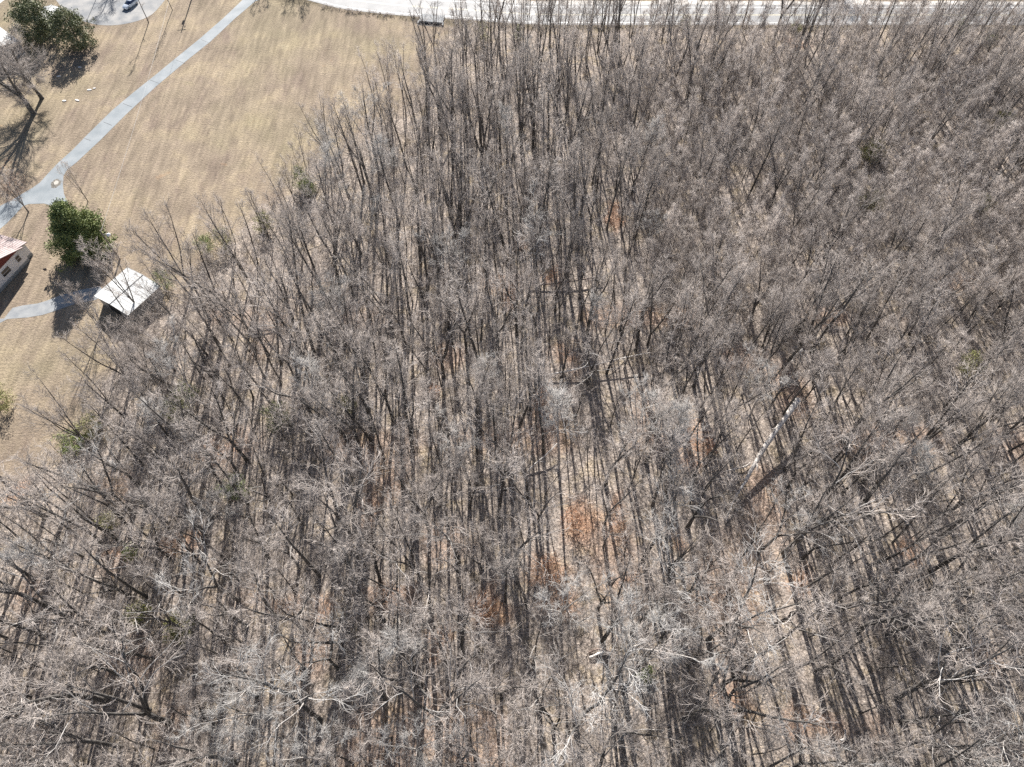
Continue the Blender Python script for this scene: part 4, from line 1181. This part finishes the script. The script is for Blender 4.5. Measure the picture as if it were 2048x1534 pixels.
# bird house on its post
fx, fy = G(101, 552)
bf = empty('bird_feeder', (fx, fy, 0), R(20), 'dark bird feeder on a thin pole on the lawn right of the house', 'bird feeder')
m1 = MB(); m1.tube([(0,0,-.1),(0,0,1.75)], .035, 6); link_mesh('pole', m1.mesh('pole', M['wire']), bf)
m1 = MB(); m1.box(-.2,.2,-.16,.16,1.75,2.05); m1.add([(-.27,-.24,2.05),(.27,-.24,2.05),(.27,.24,2.05),(-.27,.24,2.05),(-.27,0,2.3),(.27,0,2.3)],[(0,1,5,4),(2,3,4,5),(1,2,5),(3,0,4),(0,3,2,1)]); link_mesh('feeder_house', m1.mesh('feeder_house', M['rot_wood']), bf)

# ---------------------------------------------------------------- pale slabs on the lawn
M['slab'] = mat('pale_stone', (0.72, 0.69, 0.66), 0.7, noise=(3, (0.6, 0.57, 0.54), 0.4, 0.7))
for (q, l_, w_, lab) in (((179, 180), 1.3, .6, 'white flat stone slab on the lawn, the one nearest the drive'), ((155, 201), 1.3, .55, 'white flat stone slab on the lawn, below the one nearest the drive'), ((129, 202), 1.2, .6, 'white flat stone slab at the tip of the oak shadow'),
                        ((160, 135), 1.1, .5, 'white flat stone slab at the edge of the magnolia shadow'), ((118, 153), 1.2, .5, 'white flat stone slab below the magnolia shadow'), ((189, 177), .8, .4, 'small pale stone slab touching the one nearest the drive')):
    x, y = G(*q); a = rng.uniform(-.5, .1)
    bmx = MB(); pt = [(math.cos(k*math.pi/4+.3)*l_/2*rng.uniform(.85,1.1), math.sin(k*math.pi/4+.3)*w_/2*rng.uniform(.85,1.1)) for k in range(8)]
    bmx.prism(pt, -.02, .14); o = bmx.build('stone_slab', M['slab'], bevel=.02); o.location = (x, y, 0); o.rotation_euler = (0, 0, a)
    tag(o, lab, 'stone slab', 'pale slabs on the lawn')
# broken patch at the bend of the drive
x, y = G(112, 367)
rr_ = random.Random(4); bmx = MB()
n = 22; inner = []; outer = []
for k in range(n):
    a = k * 6.2832 / n; q = rr_.uniform(.85, 1.15)
    outer.append((math.cos(a) * 1.15 * q, math.sin(a) * 1.35 * q, .027)); inner.append((math.cos(a) * .55 * q, math.sin(a) * .6 * q + .25, .06))
bmx.add(outer + inner, [(k, (k+1) % n, n + (k+1) % n, n + k) for k in range(n)] )
bmx.add(inner, [tuple(range(n))], 1)
M['mud'] = mat('mud', (0.10, 0.09, 0.075), 0.8, noise=(3, (0.28, 0.26, 0.23), 0.4, 0.7))
M['sand'] = mat('sand', (0.5, 0.47, 0.42), 0.9)
o = bmx.build('pothole', [M['mud'], M['sand']]); o.location = (x, y, 0); tag(o, 'dark ringed pothole patch with a sandy middle at the bend of the drive', 'pothole')

# ---------------------------------------------------------------- parked car
M['car_paint'] = mat('silver_paint', (0.62, 0.67, 0.74), 0.25, metallic=.3, spec=.6)
M['car_glass'] = mat('car_glass', (0.015, 0.03, 0.09), 0.06, spec=.9)
M['tyre'] = mat('tyre_rubber', (0.02, 0.02, 0.02), 0.8)
M['rim'] = mat('rim_metal', (0.5, 0.5, 0.52), 0.3, metallic=.8)
M['lens'] = mat('lamp_lens', (0.8, 0.8, 0.8), 0.15)
M['red_lens'] = mat('red_lens', (0.4, 0.02, 0.02), 0.2)
def car(x, y, heading, label):
    e = empty('parked_car', (x, y, 0), heading, label, 'car')     # local +x is forward
    def loft(secs, mi=0):
        """secs: (x, half width bottom, half width top, z bottom, z top)"""
        b = MB()
        v = []
        for (sx, wb, wt, zb, zt) in secs:
            v += [(sx, -wb, zb), (sx, -wb, (zb+zt)/2), (sx, -wt, zt), (sx, wt, zt), (sx, wb, (zb+zt)/2), (sx, wb, zb)]
        n = len(secs)
        f = [(i*6+k, i*6+(k+1) % 6, (i+1)*6+(k+1) % 6, (i+1)*6+k) for i in range(n-1) for k in range(6)]
        f += [tuple(range(5, -1, -1)), tuple((n-1)*6 + k for k in range(6))]
        b.add(v, f, mi); return b
    body = loft([(-2.32,.70,.66,.40,.88),(-2.2,.84,.78,.30,1.0),(-1.5,.91,.84,.24,1.05),(-.3,.92,.86,.22,1.02),(.9,.92,.85,.22,1.0),(1.7,.90,.80,.25,.92),(2.2,.82,.70,.32,.76),(2.35,.68,.6,.40,.66)])
    bo = link_mesh('body', body.mesh('body', M['car_paint'], True), e)
    bv = bo.modifiers.new('soft', 'BEVEL'); bv.width = .05; bv.segments = 2
    cab = loft([(-2.0,.80,.74,1.0,1.03),(-1.35,.80,.62,1.0,1.50),(.1,.80,.64,1.0,1.52),(1.05,.80,.76,.98,1.0)])
    link_mesh('glasshouse', cab.mesh('glasshouse', M['car_glass'], True), e)
    rf = loft([(-1.5,.60,.55,1.42,1.50),(-1.1,.66,.60,1.48,1.56),(-.1,.66,.60,1.49,1.57),(.22,.62,.56,1.45,1.51)])
    link_mesh('roof', rf.mesh('roof', M['car_paint'], True), e)
    for sx in (-1.42, 1.45):
        for sy in (-1, 1):
            t = MB(); t.tube([(sx, sy*.70, .33), (sx, sy*.93, .33)], .33, 16); w = link_mesh('wheel', t.mesh('wheel', M['tyre'], True), e)
            t = MB(); t.tube([(sx, sy*.92, .33), (sx, sy*.945, .33)], .2, 12); link_mesh('rim', t.mesh('rim', M['rim']), w)
    for sy in (-1, 1):
        t = MB(); t.box(2.18, 2.34, sy*.62-.14, sy*.62+.14, .58, .72); link_mesh('headlight', t.mesh('headlight', M['lens']), e)
        t = MB(); t.box(-2.33, -2.2, sy*.62-.12, sy*.62+.12, .72, .88); link_mesh('tail_light', t.mesh('tail_light', M['red_lens']), e)
        t = MB(); t.box(.78, .95, sy*.98-.09, sy*.98+.09, .98, 1.1); link_mesh('mirror', t.mesh('mirror', M['car_paint']), e)
    return e
x, y = G(262, 12)
car(x, y, R(-116), 'silver-blue parked car on the gravel yard at the top left')
